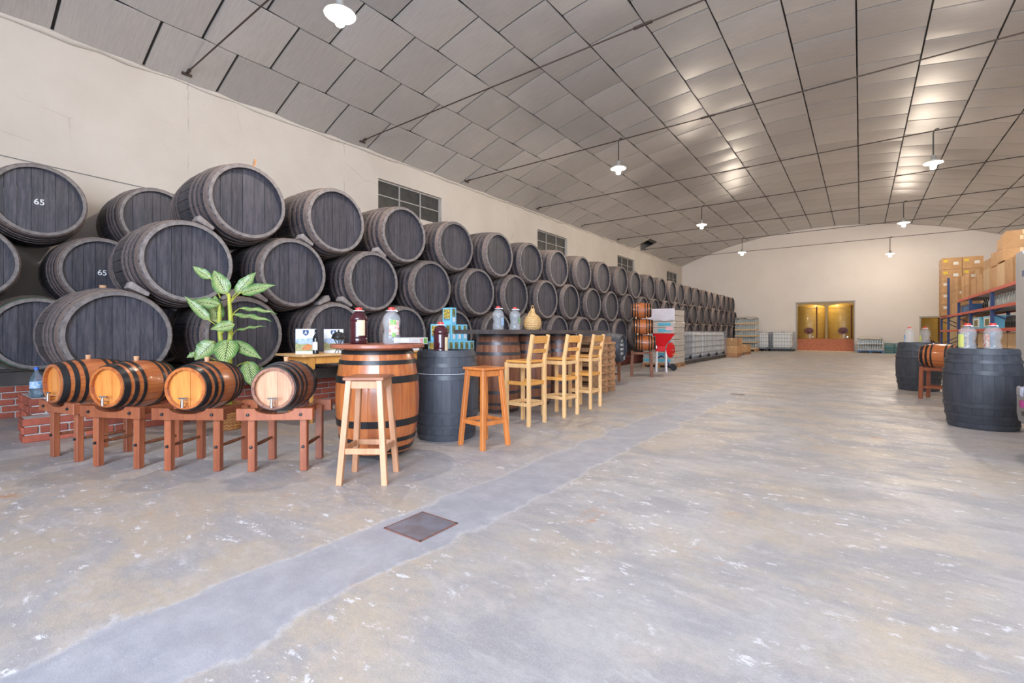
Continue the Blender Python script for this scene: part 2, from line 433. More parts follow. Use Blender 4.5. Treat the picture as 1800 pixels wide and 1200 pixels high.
def leaf_mat():
    m, nt, bs = newmat('variegated_leaf')
    uv = nd(nt, 'ShaderNodeUVMap').outputs[0]
    s = nd(nt, 'ShaderNodeSeparateXYZ', {0: uv})
    u = math_(nt, 'ABSOLUTE', math_(nt, 'SUBTRACT', s.outputs[0], .5))       # 0 at mid rib .. .5 at the margin
    ge = nd(nt, 'ShaderNodeNewGeometry')
    n = noise(nt, ge.outputs['Position'], 40, 4, .7)
    vv = math_(nt, 'ADD', math_(nt, 'MULTIPLY', s.outputs[1], 10), math_(nt, 'MULTIPLY', u, -9))
    vein = math_(nt, 'SINE', math_(nt, 'MULTIPLY', vv, 2 * PI))
    vein = ramp(nt, math_(nt, 'ADD', vein, math_(nt, 'MULTIPLY', math_(nt, 'SUBTRACT', n, .5), 2.5)), -.2, .9)
    inner = ramp(nt, math_(nt, 'ADD', u, math_(nt, 'MULTIPLY', math_(nt, 'SUBTRACT', n, .5), .12)), .46, .20)
    f = math_(nt, 'MULTIPLY', vein, inner)
    c = mix(nt, ramp(nt, n, .3, .7), (.065, .165, .04), (.125, .25, .06))
    c = mix(nt, math_(nt, 'MULTIPLY', f, .95), c, (.64, .66, .34))
    c = mix(nt, ramp(nt, u, .035, .012), c, (.07, .085, .03))
    nt.links.new(c, bs.inputs['Base Color'])
    bs.inputs['Roughness'].default_value = .38
    bs.inputs['Subsurface Weight'].default_value = .0
    return m
m_leaf = leaf_mat()
m_stem = M('yellow_green_stem', (.50, .50, .06), .45, col2=(.30, .38, .06), scale=9)

# ================================================================== the hall
XL, XR, YF, YB = -10.1, 6.3, -4.6, 33.4
XC, ZC, RC = -1.9, -13.65, 21.09
def zceil(x): return ZC + math.sqrt(RC * RC - (x - XC) ** 2)
def struct(name, mesh, mat, parent=None):
    o = part(name, mesh, mat, parent)
    if parent is None: o['kind'] = 'structure'
    return o

fl = MB(); fl.add([(XL - .2, YF - .2, 0), (XR + .2, YF - .2, 0), (XR + .2, YB + .2, 0), (XL - .2, YB + .2, 0)], [(0, 1, 2, 3)])
floor = struct('floor', fl.mesh('floor'), m_floor)
yard = MB(); yard.bb(-30, 30, -30, YF - .2, -.12, -.02)
struct('floor_yard', yard.mesh('yard'), m_outer)

# left wall with four window openings
WZ0, WZ1 = 4.36, 5.16
WINS = [(7.6, 9.89), (15.09, 17.38), (22.55, 24.82), (30.2, 32.5)]
def wall_left():
    b = MB()
    t = .3
    ys = [YF]
    for a, c in WINS: ys += [a, c]
    ys.append(YB)
    for i in range(len(ys) - 1):
        if i % 2 == 0: b.bb(XL - t, XL, ys[i], ys[i + 1], 0, 6.6)
        else:
            b.bb(XL - t, XL, ys[i], ys[i + 1], 0, WZ0); b.bb(XL - t, XL, ys[i], ys[i + 1], WZ1, 6.6)
    return b.mesh('wall_left')
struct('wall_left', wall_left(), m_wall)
rw = MB(); rw.bb(XR, XR + .3, YF, YB, 0, 6.6)
struct('wall_right', rw.mesh(), m_wall)

def arch_wall(y0, y1, holes):
    """wall closed by the vault; holes = [(x0, x1, z1)] door openings from the floor"""
    xs = sorted(set([XL, XR] + [h for a in holes for h in a[:2]] + [XL + (XR - XL) * i / 30 for i in range(31)]))
    b = MB()
    for a, c in zip(xs, xs[1:]):
        z0 = 0
        for h in holes:
            if h[0] <= a + 1e-6 and c <= h[1] + 1e-6: z0 = h[2]
        za, zb = zceil(a) + .9, zceil(c) + .9
        vs = [(a, y0, z0), (c, y0, z0), (c, y0, zb), (a, y0, za), (a, y1, z0), (c, y1, z0), (c, y1, zb), (a, y1, za)]
        fs = [(0, 1, 2, 3), (5, 4, 7, 6), (3, 2, 6, 7), (1, 0, 4, 5)]
        if any(abs(a - h[1]) < 1e-6 or abs(a - h[0]) < 1e-6 for h in holes): fs.append((0, 3, 7, 4))
        if any(abs(c - h[0]) < 1e-6 or abs(c - h[1]) < 1e-6 for h in holes): fs.append((1, 5, 6, 2))
        b.add(vs, fs)
    return b.mesh('arch_wall')
DOOR1 = (-3.17, -.29, 2.92); DOOR2 = (2.58, 4.4, 1.93)
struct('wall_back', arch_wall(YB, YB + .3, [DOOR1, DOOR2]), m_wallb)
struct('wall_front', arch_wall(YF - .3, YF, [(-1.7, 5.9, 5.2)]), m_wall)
# the cellar room behind the end wall
for nm, q in (('wall_cellar_back', (-6, 6.5, 39.6, 39.8, 0, 4.0)), ('wall_cellar_left', (-6.2, -6, YB + .3, 39.8, 0, 4.0)), ('wall_cellar_right', (6.5, 6.7, YB + .3, 39.8, 0, 4.0)),
              ('ceiling_cellar', (-6.2, 6.7, YB + .3, 39.8, 4.0, 4.2)), ('floor_cellar', (-6.2, 6.7, YB + .2, 39.8, -.1, -.001))):
    struct(nm, MB().bb(*q).mesh(), m_wallb)
for i, dr in enumerate((DOOR1, DOOR2)):
    f = MB()
    f.bb(dr[0] - .03, dr[0] + .03, YB - .03, YB + .3, 0, dr[2]); f.bb(dr[1] - .03, dr[1] + .03, YB - .03, YB + .3, 0, dr[2])
    f.bb(dr[0] - .05, dr[1] + .05, YB - .05, YB + .3, dr[2], dr[2] + .07)
    struct('door_%d' % (i + 1), f.mesh(), m_winbar)

# windows
for i, (a, c) in enumerate(WINS):
    b = MB(); w = .035
    x0, x1 = XL - .14, XL - .08
    b.bb(x0, x1, a, c, WZ0, WZ0 + w); b.bb(x0, x1, a, c, WZ1 - w, WZ1); b.bb(x0, x1, a, a + w, WZ0 + w, WZ1 - w); b.bb(x0, x1, c - w, c, WZ0 + w, WZ1 - w)
    fr = struct('window_%d' % (i + 1), b.mesh('window_frame'), m_winbar)
    zm = (WZ0 + WZ1) / 2
    part('transom', MB().bb(x0 + .005, x1 - .005, a + w, c - w, zm - .014, zm + .014).mesh(), m_winbar, fr)
    for k in (1, 2):
        y = a + (c - a) * k / 3
        part('mullion', MB().bb(x0, x1 + .004, y - .016, y + .016, WZ0 + w, WZ1 - w).mesh(), m_winbar, fr)
    for k in range(3):
        for j in range(2):
            ya = a + (c - a) * k / 3; z0 = WZ0 + (zm - WZ0) * j
            part('pane', MB().bb(x0 + .02, x0 + .03, ya, ya + (c - a) / 3, z0, z0 + (zm - WZ0)).mesh(), m_pane, fr)

# ---- vaulted ceiling: dark backing sheet with boards as parts
DPHI, PHI0 = .0543, .0869
KS = list(range(-9, 6))
PL = 1.152
def backing():
    b = MB(); n = 60
    y0, y1 = YF - .3, YB + .3
    a0 = math.asin((XL - .3 - XC) / (RC + .05)); a1 = math.asin((XR + .3 - XC) / (RC + .05))
    ys = [y0, 24.7, 25.85, y1]
    for j in range(3):
        for i in range(n):
            p, q = a0 + (a1 - a0) * i / n, a0 + (a1 - a0) * (i + 1) / n
            if j == 1 and -10.05 < XC + RC * math.sin((p + q) / 2) < -9.2: continue      # the missing board
            vs = [(XC + (RC + .045) * math.sin(t), y, ZC + (RC + .045) * math.cos(t)) for y in (ys[j], ys[j + 1]) for t in (p, q)]
            b.add(vs, [(0, 1, 3, 2)])
    return b.mesh('ceiling')
ceiling = struct('ceiling', backing(), m_joint)
rf = MB()
for i in range(30):
    a0 = -.42 + i * .0283; a1 = a0 + .0283
    vs = [(XC + (RC + .75) * math.sin(t), y, ZC + (RC + .75) * math.cos(t)) for y in (YF - .3, YB + .3) for t in (a0, a1)]
    rf.add(vs, [(0, 1, 3, 2)])
struct('ceiling_roof', rf.mesh(), m_joint)
def panel_mesh(w, l, sag):
    b = MB(); nx, ny = 4, 5
    top = {}
    for j in range(ny + 1):
        for i in range(nx + 1):
            t = -w / 2 + w * i / nx; y = -l / 2 + l * j / ny
            r = RC - sag * (1 - (2 * j / ny - 1) ** 2) - .004
            b.v.append((r * math.sin(t), y, r * math.cos(t)))
    for j in range(ny):
        for i in range(nx):
            k = j * (nx + 1) + i
            b.f.append((k, k + 1, k + nx + 2, k + nx + 1))
    # edges going up to the backing
    ring = [i for i in range(nx + 1)] + [(j + 1) * (nx + 1) - 1 for j in range(1, ny + 1)] + [ny * (nx + 1) + i for i in range(nx - 1, -1, -1)] + [j * (nx + 1) for j in range(ny - 1, 0, -1)]
    base = len(b.v)
    for k in ring:
        v = Vector(b.v[k]); n = Vector((v.x, 0, v.z)).normalized()
        b.v.append(tuple(v + n * .03))
    m = len(ring)
    for i in range(m):
        b.f.append((ring[i], ring[(i + 1) % m], base + (i + 1) % m, base + i))
    me = b.mesh('board', smooth=40)
    return me
PM = [panel_mesh(DPHI - .0015, PL - .042, s) for s in (.012, .020, .028)]
pans = []
for k in KS:
    ph = PHI0 + DPHI * (k + .5)
    off = 1.46 + (.57 if (k % 2 == 0) else 0)
    y = off - 6 * PL
    while y < YB:
        y0, y1 = max(y, YF), min(y + PL, YB)
        if y1 - y0 > PL - .01:
            cx, cy, cz = XC + RC * math.sin(ph), (y0 + y1) / 2, ZC + RC * math.cos(ph)
            if not (k == -9 and abs(cy - 25.3) < .58):
                pans.append((ph, cx, cy, cz))
        elif y1 - y0 > .05:
            pans.append((ph, XC + RC * math.sin(ph), (y0 + y1) / 2, -(y1 - y0)))
        y += PL
cs, sn = math.cos(YAW), math.sin(YAW)
def score(p):
    if p[3] < 0: return -1
    zc = -p[1] * sn + p[2] * cs; r = p[1] * cs + p[2] * sn
    if zc < .4: return -1
    u = 900 + 815 * r / zc; v = 585 - 815 * (p[3] - 1.1) / zc
    if u < -150 or u > 1950 or v < -170: return -1
    return 1 / (p[1] ** 2 + p[2] ** 2 + (p[3] - 1.1) ** 2)
pans.sort(key=score, reverse=True)
rest = MB()
for i, p in enumerate(pans):
    if i < 300 and p[3] > 0:
        part('panel', PM[i % 3], m_panel, ceiling, (XC, p[2], ZC), (0, p[0], 0))
    else:
        l = PL if p[3] > 0 else -p[3]
        me = PM[i % 3]; R = Matrix.Rotation(p[0], 3, 'Y')
        rest.add([R @ Vector((v.co.x, v.co.y * l / PL, v.co.z)) + Vector((XC, p[2], ZC)) for v in me.vertices], [tuple(q.vertices) for q in me.polygons])
part('panel', rest.mesh('panels_far', smooth=40), m_panel, ceiling, kind='stuff')
# rough plaster fillet where vault and left wall meet
b = MB(); rr = random.Random(3)
pts = []; rad = []
y = YF
while y < YB:
    pts.append((XL + .01 + rr.uniform(-.01, .012), y, 5.765 + rr.uniform(-.02, .02))); rad.append(rr.uniform(.02, .06)); y += .35
b.tube(pts, rad, 6)
struct('trim_1', b.mesh(smooth=60), m_wall)

# ---- tie rods across the vault and the cable on the wall
ORD = 'first second third fourth fifth sixth seventh eighth ninth tenth eleventh twelfth thirteenth fourteenth fifteenth sixteenth seventeenth eighteenth nineteenth twentieth twenty-first twenty-second twenty-third twenty-fourth twenty-fifth twenty-sixth twenty-seventh twenty-eighth twenty-ninth thirtieth'.split()
ROD_Y = [3.21, 6.96, 10.77, 14.74, 18.3, 22.1, 25.75, 29.9]
ROD_Z = 5.87
for i, y in enumerate(ROD_Y):
    t = thing('tie_rod', (-9.9, y, ROD_Z), 'thin dark tie rod under the vault, %s from the camera' % ORD[i], 'tie rod', 'steel tie rods across the vault')
    part('rod', MB().tube([(0, 0, 0), (15.95, 0, 0)], .013, 6).mesh(smooth=60), m_rod, t)
    for sx in (.02, 15.93):
        part('anchor', MB().box((sx, 0, .0), (.03, .16, .10)).box((sx + (.08 if sx < 1 else -.08), 0, 0), (.16, .04, .04)).mesh(), m_rod, t)
    part('turnbuckle', MB().box((7.2, .018, 0), (.3, .008, .03)).box((7.2, -.018, 0), (.3, .008, .03)).mesh(), m_rod, t)
pts = [(XL + .02, -4.4, 3.86), (XL + .02, -2, 3.82), (XL + .02, 0, 3.75), (XL + .02, .92, 3.71), (XL + .02, 2, 3.675), (XL + .02, 3.03, 3.65), (XL + .02, 4.5, 3.6)]
tag(part('wall_cable', MB().tube(pts, .007, 6).mesh(smooth=60), m_socket), 'thin grey cable running along the cream wall above the barrels', 'cable')

# ---- pendant lamps
def lamp(x, y, zb, label):
    t = thing('pendant_lamp', (x, y, ROD_Z), label, 'lamp', 'pendant lamps under the vault')
    h = ROD_Z - zb
    pts = [(.10, 0, .03), (.05, 0, .035), (.015, 0, 0), (0, 0, -.06), (0, 0, -h + .24)]
    part('pipe', MB().tube(pts, .013, 6).mesh(smooth=60), m_cord, t)
    part('socket', MB().lathe([(.016, 0), (.045, -.01), (.05, -.10), (.06, -.115)], 12, (0, 0, -h + .24)).mesh(smooth=40), m_socket, t)
    part('shade', MB().lathe([(.05, 0), (.07, -.015), (.175, -.075), (.18, -.085), (.17, -.083), (.06, -.022), (.045, -.01)], 24, (0, 0, -h + .135), cap=False).mesh(smooth=40), m_shade, t)
    part('bulb', MB().lathe([(.022, .07), (.03, .05), (.052, .01), (.056, -.02), (.045, -.05), (.02, -.066), (.001, -.07)], 10, (0, 0, -h - .025)).mesh(smooth=60), m_bulb, t)
lamp(-5.0, 3.21, 4.87, 'lit pendant lamp cut by the top edge of the photo, nearest of all')
lamp(-4.8, 10.77, 5.12, 'lit pendant lamp on a white cord, second of the left line')
lamp(-4.8, 18.3, 5.12, 'lit pendant lamp above the barrel stack, third of the left line')
lamp(-4.8, 25.75, 5.12, 'lit pendant lamp in front of the end wall, farthest of the left line')
lamp(1.37, 7.0, 5.06, 'lit pendant lamp above the frame, nearest of the right line')
lamp(1.37, 14.74, 5.06, 'large lit pendant lamp at the right, nearest one seen there')
lamp(1.25, 22.1, 5.06, 'lit pendant lamp above the far doorway, middle of the right line')
lamp(1.17, 29.9, 5.0, 'small lit pendant lamp before the end wall, farthest of the right line')
cl = D.lights.new('cellar_lamp', 'POINT'); cl.energy = 95; cl.color = (1, .80, .45); cl.shadow_soft_size = .15
clo = D.objects.new('cellar_lamp', cl); COL.objects.link(clo); clo.location = (-1.7, 34.6, 3.5)
cl2 = cl.copy(); cl2.energy = 50
clo2 = D.objects.new('cellar_lamp', cl2); COL.objects.link(clo2); clo2.location = (4.6, 34.6, 3.4)

# ================================================================== casks
def stave_geo(L, rm, re, th, n, ang=0, na=10, gap=.0035, groove=.003):
    b = MB()
    w = 2 * PI / n
    g = gap / rm
    a = [-w / 2 + g, 0, w / 2 - g]
    def R(t): return re + (rm - re) * (1 - (2 * t - 1) ** 2)
    for j in range(na + 1):
        t = j / na; r = R(t); z = L * t
        for k, x in enumerate(a):
            rr = r - (.0 if k == 1 else groove)
            b.v.append((rr * math.cos(x + ang), rr * math.sin(x + ang), z))
        for x in (a[2], a[0]):
            b.v.append(((r - th) * math.cos(x + ang), (r - th) * math.sin(x + ang), z))
    for j in range(na):
        for k in range(5):
            p = j * 5 + k; q = j * 5 + (k + 1) % 5
            b.f.append((p, q, q + 5, p + 5))
    b.f.append((0, 4, 3, 2, 1)); o = na * 5
    b.f.append((o, o + 1, o + 2, o + 3, o + 4))
    return b
def body_mesh(L, rm, re, th, n, na, gap=.0035, groove=.003):
    b = MB()
    for i in range(n):
        s = stave_geo(L, rm, re, th, n, 2 * PI * i / n, na, gap, groove); b.add(s.v, s.f)
    return b.mesh('staves', smooth=35)
def hoop_mesh(L, rm, re, t0, t1, off=.006, n=40):
    def R(t): return re + (rm - re) * (1 - (2 * t - 1) ** 2)
    a, c = R(t0), R(t1)
    return MB().lathe([(a - .004, t0 * L), (a + off, t0 * L), (c + off, t1 * L), (c - .004, t1 * L)], n, cap=False).mesh('hoop', smooth=35)
def board_geo(r, x0, x1, z0, z1, ns=5):
    def half(x): return math.sqrt(max(0, r * r - x * x))
    xs = [x0 + (x1 - x0) * i / ns for i in range(ns + 1)]
    up = [(half(x), x) for x in xs]; dn = [(-half(x), x) for x in reversed(xs)]
    poly = up + dn
    n = len(poly)
    b = MB()
    vs = [(p[0], p[1], z0) for p in poly] + [(p[0], p[1], z1) for p in poly]
    b.add(vs, [tuple(range(n)), tuple(range(n, 2 * n))] + [(i, (i + 1) % n, (i + 1) % n + n, i + n) for i in range(n)])
    return b
def board_edges(r, n, seed):
    rr = random.Random(seed)
    ws = [1 + rr.uniform(-.18, .18) for _ in range(n)]
    s = sum(ws); x = -r; out = []
    for w in ws:
        nx = x + 2 * r * w / s; g_ = .002 if r > .35 else .0007; out.append((max(x, -r * .999) + g_, min(nx, r * .999) - g_)); x = nx
    return out
def head_meshes(r, n, z0, z1, seed):
    return [board_geo(r, a, c, z0 + (.002 if i % 2 else 0), z1 + (.002 if i % 2 else 0)).mesh('board') for i, (a, c) in enumerate(board_edges(r, n, seed))]
def head_mesh(r, n, z0, z1, seed):
    b = MB()
    for i, (a, c) in enumerate(board_edges(r, n, seed)):
        g = board_geo(r, a, c, z0 + (.002 if i % 2 else 0), z1 + (.002 if i % 2 else 0)); b.add(g.v, g.f)
    return b.mesh('head')

def cask(root, spec, staves, hoops_m, head_m, sep_staves=False, sep_boards=False, seed=1, back_head=True, hoop_over=None, rim_m=None):
    L, rm, re, th, n, nb, hoops, depth = spec['L'], spec['rm'], spec['re'], spec['th'], spec['n'], spec['nb'], spec['hoops'], spec['depth']
    key = spec['key']
    if sep_staves:
        me = cached((key, 'stave'), lambda: stave_geo(L, rm, re, th, n, 0, 10).mesh('stave', smooth=35))
        for i in range(n): part('stave', me, staves, root, rot=2 * PI * i / n)
    else:
        part('stave_body', cached((key, 'body'), lambda: body_mesh(L, rm, re, th, n, 8, *((.003, .0025) if key == 'butt' else (.0008, -.0008)))), staves, root)
    for i, (a, c) in enumerate(hoops):
        me = cached((key, 'hoop', i), lambda: hoop_mesh(L, rm, re, a, c, .009 if key == 'barrique' else .006))
        part('hoop', me, (hoop_over or {}).get(i, hoops_m), root)
    rh = re - th + .012
    z1 = L - depth; z0 = z1 - .022
    if sep_boards:
        for me in cached((key, 'boards', seed), lambda: head_meshes(rh, nb, z0, z1, seed)): part('head_board', me, head_m, root)
    else:
        part('head', cached((key, 'head', seed), lambda: head_mesh(rh, nb, z0, z1, seed)), head_m, root)
    if rim_m is not None:
        part('chime_rim', cached((key, 'rim'), lambda: MB().lathe([(re - th - .001, L - .012), (re - th - .001, L + .003), (re - .006, L + .005), (re + .001, L - .004), (re + .001, L - .02)], 40, cap=False).mesh('rim', smooth=40)), rim_m, root)
    if back_head:
        part('back_head', cached((key, 'bhead'), lambda: head_mesh(rh, nb, depth, depth + .022, 1)), head_m, root)

BOTA = dict(key='butt', L=1.28, rm=.523, re=.462, th=.042, n=26, nb=7, depth=.05,
            hoops=[(.012, .075), (.13, .165), (.21, .245), (.30, .335), (.665, .70), (.755, .79), (.835, .87), (.925, .988)])
BARRIQUE = dict(key='barrique', L=.92, rm=.345, re=.292, th=.028, n=24, nb=6, depth=.035,
                hoops=[(.01, .07), (.14, .18), (.27, .32), (.68, .73), (.82, .86), (.93, .99)])
TABLECASK = dict(key='tablecask', L=.90, rm=.368, re=.300, th=.03, n=24, nb=6, depth=.03,
                 hoops=[(.015, .055), (.11, .15), (.26, .325), (.675, .74), (.85, .89), (.945, .985)])
BARCASK = dict(key='barcask', L=1.10, rm=.325, re=.285, th=.028, n=24, nb=6, depth=.03,
               hoops=[(.01, .05), (.10, .13), (.24, .28), (.72, .76), (.85, .885), (.955, .99)])
KEG = dict(key='keg', L=.50, rm=.200, re=.163, th=.020, n=18, nb=4, depth=.030,
           hoops=[(.02, .105), (.165, .225), (.30, .345), (.655, .70), (.775, .835), (.895, .98)])

def lie(x, y, z, ang, L):      # root pose of a lying cask whose front head centre is at (x,y,z) and faces angle ang
    return (x - math.cos(ang) * L, y - math.sin(ang) * L, z), (0, PI / 2, ang)

ROWN = {0: 'bottom', 1: 'middle', 2: 'top'}
XFRONT, XBACK = -6.2, -8.55
DY = 1.272
def butt(x, y, z, label, group, near, seed, bung=False, hoop_over=None):
    loc, rot = lie(x, y, z, rnd.uniform(-.02, .02), BOTA['L'])
    t = thing('wine_butt', loc, label, 'barrel', group, rot)
    if hoop_over is None: hoop_over = {7: m_hoopb, 0: m_hoopb}
    cask(t, BOTA, m_stave, m_hoop, m_head, near, near, seed, False, hoop_over, m_rim)
    if bung:
        part('bung', cached('bung', lambda: MB().lathe([(.03, -.03), (.036, .04)], 10).mesh(smooth=40)), m_cork, t, (-BOTA['rm'], 0, BOTA['L'] / 2), (0, -PI / 2, 0))
    return t
rnd = random.Random(11)
TOPZ, MIDZ, BOTZ = 2.765, 1.925, 1.075
front = {}
for row, (y0, z, n) in {2: (2.68, TOPZ, 23), 1: (2.04, MIDZ, 24), 0: (1.40, BOTZ, 25)}.items():
    for i in range(n):
        y = y0 + DY * i
        if y > 31.7: continue
        lab = 'old black wine butt, %s from the near end, %s row of the long front stack' % (ORD[i], ROWN[row])
        if row == 2 and i == 0: lab = 'highest old black wine butt of the near end, top row of the long front stack'
        if row == 1 and i == 0: lab = 'old black wine butt right behind the top plant leaf, first of the middle row'
        if row == 0 and i == 0: lab = 'big dusty black wine butt behind the small orange kegs, first of bottom row'
        xj = rnd.uniform(-.03, .03); zj = rnd.uniform(-.008, .008)
        front[(row, i)] = butt(XFRONT + xj, y + rnd.uniform(-.02, .02), z + zj, lab, 'wine butts of the long front stack', i < 6, 1 + (i * 3 + row) % 5, row == 0 and i in (0,))
for row, (y0, z, n) in {2: (1.13, 2.83, 9), 1: (.49, 1.97, 10), 0: (-.15, 1.09, 10)}.items():
    for i in range(n):
        y = y0 + DY * i
        if i > 3 and row == 0: continue
        lab = 'dark rear-stack wine butt by the wall, %s from the left, %s row' % (ORD[i], ROWN[row])
        if row == 2 and i == 0: lab = 'dark wine butt numbered 65, top of the rear stack at the left edge'
        if row == 1 and i == 1: lab = 'dark wine butt numbered 65 between rows, half hidden behind the front stack'
        if row == 0 and i == 1: lab = 'dark wine butt with a green hoop low at the left edge'
        if row == 0 and i == 0: lab = 'outermost dark rear-stack wine butt, bottom row, left of the green hooped one'
        over = {5: m_green, 6: m_redh, 7: m_green} if (row == 0 and i == 1) else None
        t = butt(XBACK, y, z, lab, 'wine butts of the rear stack', i < 2, 2 + (i + row) % 3, False, over)
        if (row, i) in ((2, 0), (1, 1)):
            cu = D.curves.new('number', 'FONT'); cu.body = '65'; cu.size = .105; cu.align_x = 'CENTER'; cu.align_y = 'CENTER'; cu.offset = .0012; cu.extrude = .002
            to = D.objects.new('number', cu); COL.objects.link(to)
            bpy.context.view_layer.update()
            me = D.meshes.new_from_object(to.evaluated_get(bpy.context.evaluated_depsgraph_get()))
            D.objects.remove(to)
            # text x -> local +Y, text y -> local -X (up), on the recessed head
            o = part('painted_number', me, m_chalk, t, (.02, .0, BOTA['L'] - BOTA['depth'] + .006), (0, 0, PI / 2), label='white painted number 65')
# bung stave sticking up behind the highest butt
part('bung_stick', MB().bar((0, 0, 0), (-.20, .03, .03), .025, .02).mesh(), m_pallet, front[(2, 0)], (-.50, .22, .86))

# support beams and brick plinths under the stacks
for (x, y0, y1, lab) in ((-6.52, .95, 31.9, 'old dark beam under the front ends of the long front stack'), (-7.2, .95, 31.9, 'old dark beam under the rear ends of the long front stack'),
                         (-8.85, -.7, 12, 'old dark beam under the front ends of the rear stack'), (-9.55, -.7, 12, 'old dark beam under the wall ends of the rear stack')):
    z0, z1 = .42, (.575 if x > -8 else .59)
    tag(part('support_beam', MB().bb(x - .07, x + .07, y0, y1, z0, z1).mesh(), m_beam), lab, 'beam', 'support beams under the barrel stacks')
def bricks(root, p0, direc, length, courses, first_course=0, far=False, skip=None, z_off=0):
    """stretcher-bond brick face along direc from p0; bricks are parts unless far"""
    d = Vector(direc); nrm = Vector((d.y, -d.x, 0)); Lb, H, G, T = .235, .07, .014, .11
    ang = math.atan2(d.y, d.x); bj = MB()
    for c in range(first_course, courses):
        s = 0 if c % 2 == 0 else -(Lb + G) / 2
        z = c * (H + G) + z_off
        while s < length - .02:
            a, e = max(s, 0), min(s + Lb, length)
            if e - a > .03:
                pr = rnd.uniform(-.006, .006)
                cpos = Vector(p0) + d * ((a + e) / 2) - nrm * (T / 2 - pr)
                if far: bj.box((cpos.x, cpos.y, z + H / 2), (e - a, T, H), ang)
                else:
                    part('brick', boxm(round(e - a, 3), T, H, .006), m_brick, root, (cpos.x, cpos.y, z), ang)
            s += Lb + G
    if far: part('brick', bj.mesh('bricks'), m_brick, root, kind='stuff')
pl = thing('brick_plinth', (0, 0, 0), 'low red brick plinth under the long front stack of barrels, stepped at its near end', 'plinth')
bricks(pl, (-6.66, .98, 0), (0, 1, 0), 4.4, 5)
bricks(pl, (-6.66, .76, 0), (0, 1, 0), .235, 3)
bricks(pl, (-6.66, 5.4, 0), (0, 1, 0), 26.4, 5, far=True)
bricks(pl, (-7.66, .84, 0), (1, 0, 0), .72, 5)
bricks(pl, (-6.89, .76, 0), (1, 0, 0), .23, 3)
bricks(pl, (-6.90, .97, 0), (1, 0, 0), .24, 5, 3)
core = MB(); core.bb(-7.64, -6.675, .99, 31.8, 0, .412); core.bb(-7.64, -6.95, .86, 1.0, 0, .412); core.bb(-6.885, -6.675, .775, 1.0, 0, .24)
part('mortar_bed', core.mesh(), m_mortar, pl)
pl2 = thing('brick_plinth', (0, 0, 0), 'low red brick plinth under the rear stack, behind the water bottle', 'plinth')
bricks(pl2, (-8.8, -.8, 0), (0, 1, 0), 3.6, 5)
part('mortar_bed', MB().bb(-9.7, -8.815, -.79, 12, 0, .412).mesh(), m_mortar, pl2)

# wooden chocks wedged between the butts
def chock(y, z, sd, lab):
    me = cached('chock', lambda: MB().prism([(-.10, -.03), (.10, -.03), (.10, .012), (-.10, .05)], -.08, .08).mesh(bevel=.006))
    R = Matrix.Rotation(-sd * math.radians(25), 3, 'X') @ Matrix.Rotation(sd * PI / 2, 3, 'Z')
    tag(part('chock', me, m_chock, None, (XFRONT - .13, y, z), R.to_euler()), lab, 'chock', 'wooden chocks between the butts')
CH = [(1, 0, -1, 'under the right side of the butt behind the plant top'), (1, 1, -1, 'between first and second middle butts, above the plant'), (1, 1, 1, 'left of the second bottom butt top, behind the plant'), (1, 2, 1, 'above the display table, under the third middle butt'),
      (2, 0, 1, 'under the first top butt at its right'), (2, 1, 1, 'under the second top butt at its right'), (2, 2, 1, 'under the third top butt at its right'), (1, 0, 1, 'on the big bottom butt, under the first middle butt')]
for row, i, sd, lab in CH:
    # sd = +1: chock on the right shoulder of the lower butt that carries the upper butt's left side
    y = (2.68, 2.04)[2 - row] + DY * i; z = (TOPZ, MIDZ)[2 - row]
    ly = y - sd * DY / 2; lz = z - .845; a = math.radians(21)
    chock(ly + sd * math.sin(a) * .525, lz + math.cos(a) * .525, sd, 'grey wooden chock ' + lab)

# ================================================================== kegs on stands
def stand(x, y, a, lab):
    t = thing('keg_stand', (x, y, 0), lab, 'stand', 'wooden stands of the small kegs', a)
    W2, Dp = .20, .36
    for sx in (-1, 1):
        for sy in (0, 1):
            lg = part('leg', cached('stleg', lambda: MB().box((0, 0, .235), (.055, .05, .47)).mesh(bevel=.004)), m_mahog, t, (sx * W2, (-.5 + sy) * Dp, 0))
            if sy == 0:
                part('bolt', cached('bolt', lambda: MB().lathe([(.013, 0), (.011, .012), (.001, .014)], 8).mesh()), m_black, lg, (0, -.025, .195), (PI / 2, 0, 0))
    arc = [(-.29, .415), (.29, .415), (.29, .508), (.15, .508)] + [(.15 * math.cos(q), .508 - .045 * math.sin(q)) for q in [PI * k / 8 for k in range(1, 8)]] + [(-.15, .508), (-.29, .508)]
    bm_ = cached('stbeam', lambda: MB().prism(arc, -.025, .025).mesh(bevel=.003))
    for sy in (-1, 1):
        be = part('cross_beam', bm_, m_mahog, t, (0, sy * (Dp / 2 + .05), 0))
        if sy < 0:
            for sx in (-1, 1): part('bolt', CACHE['bolt'], m_black, be, (sx * W2, -.025, .46), (PI / 2, 0, 0))
    for sx in (-1, 1):
        part('side_rail', cached('strail', lambda: MB().box((0, 0, .455), (.035, .40, .06)).mesh(bevel=.003)), m_mahog, t, (sx * (W2 - .045), 0, 0))
        part('stretcher', cached('ststr', lambda: MB().tube([(0, -.155, 0), (0, -.05, 0), (0, .05, 0), (0, .155, 0)], [.010, .015, .015, .010], 8).mesh(smooth=60)), m_darkwood, t, (sx * W2, 0, .195))
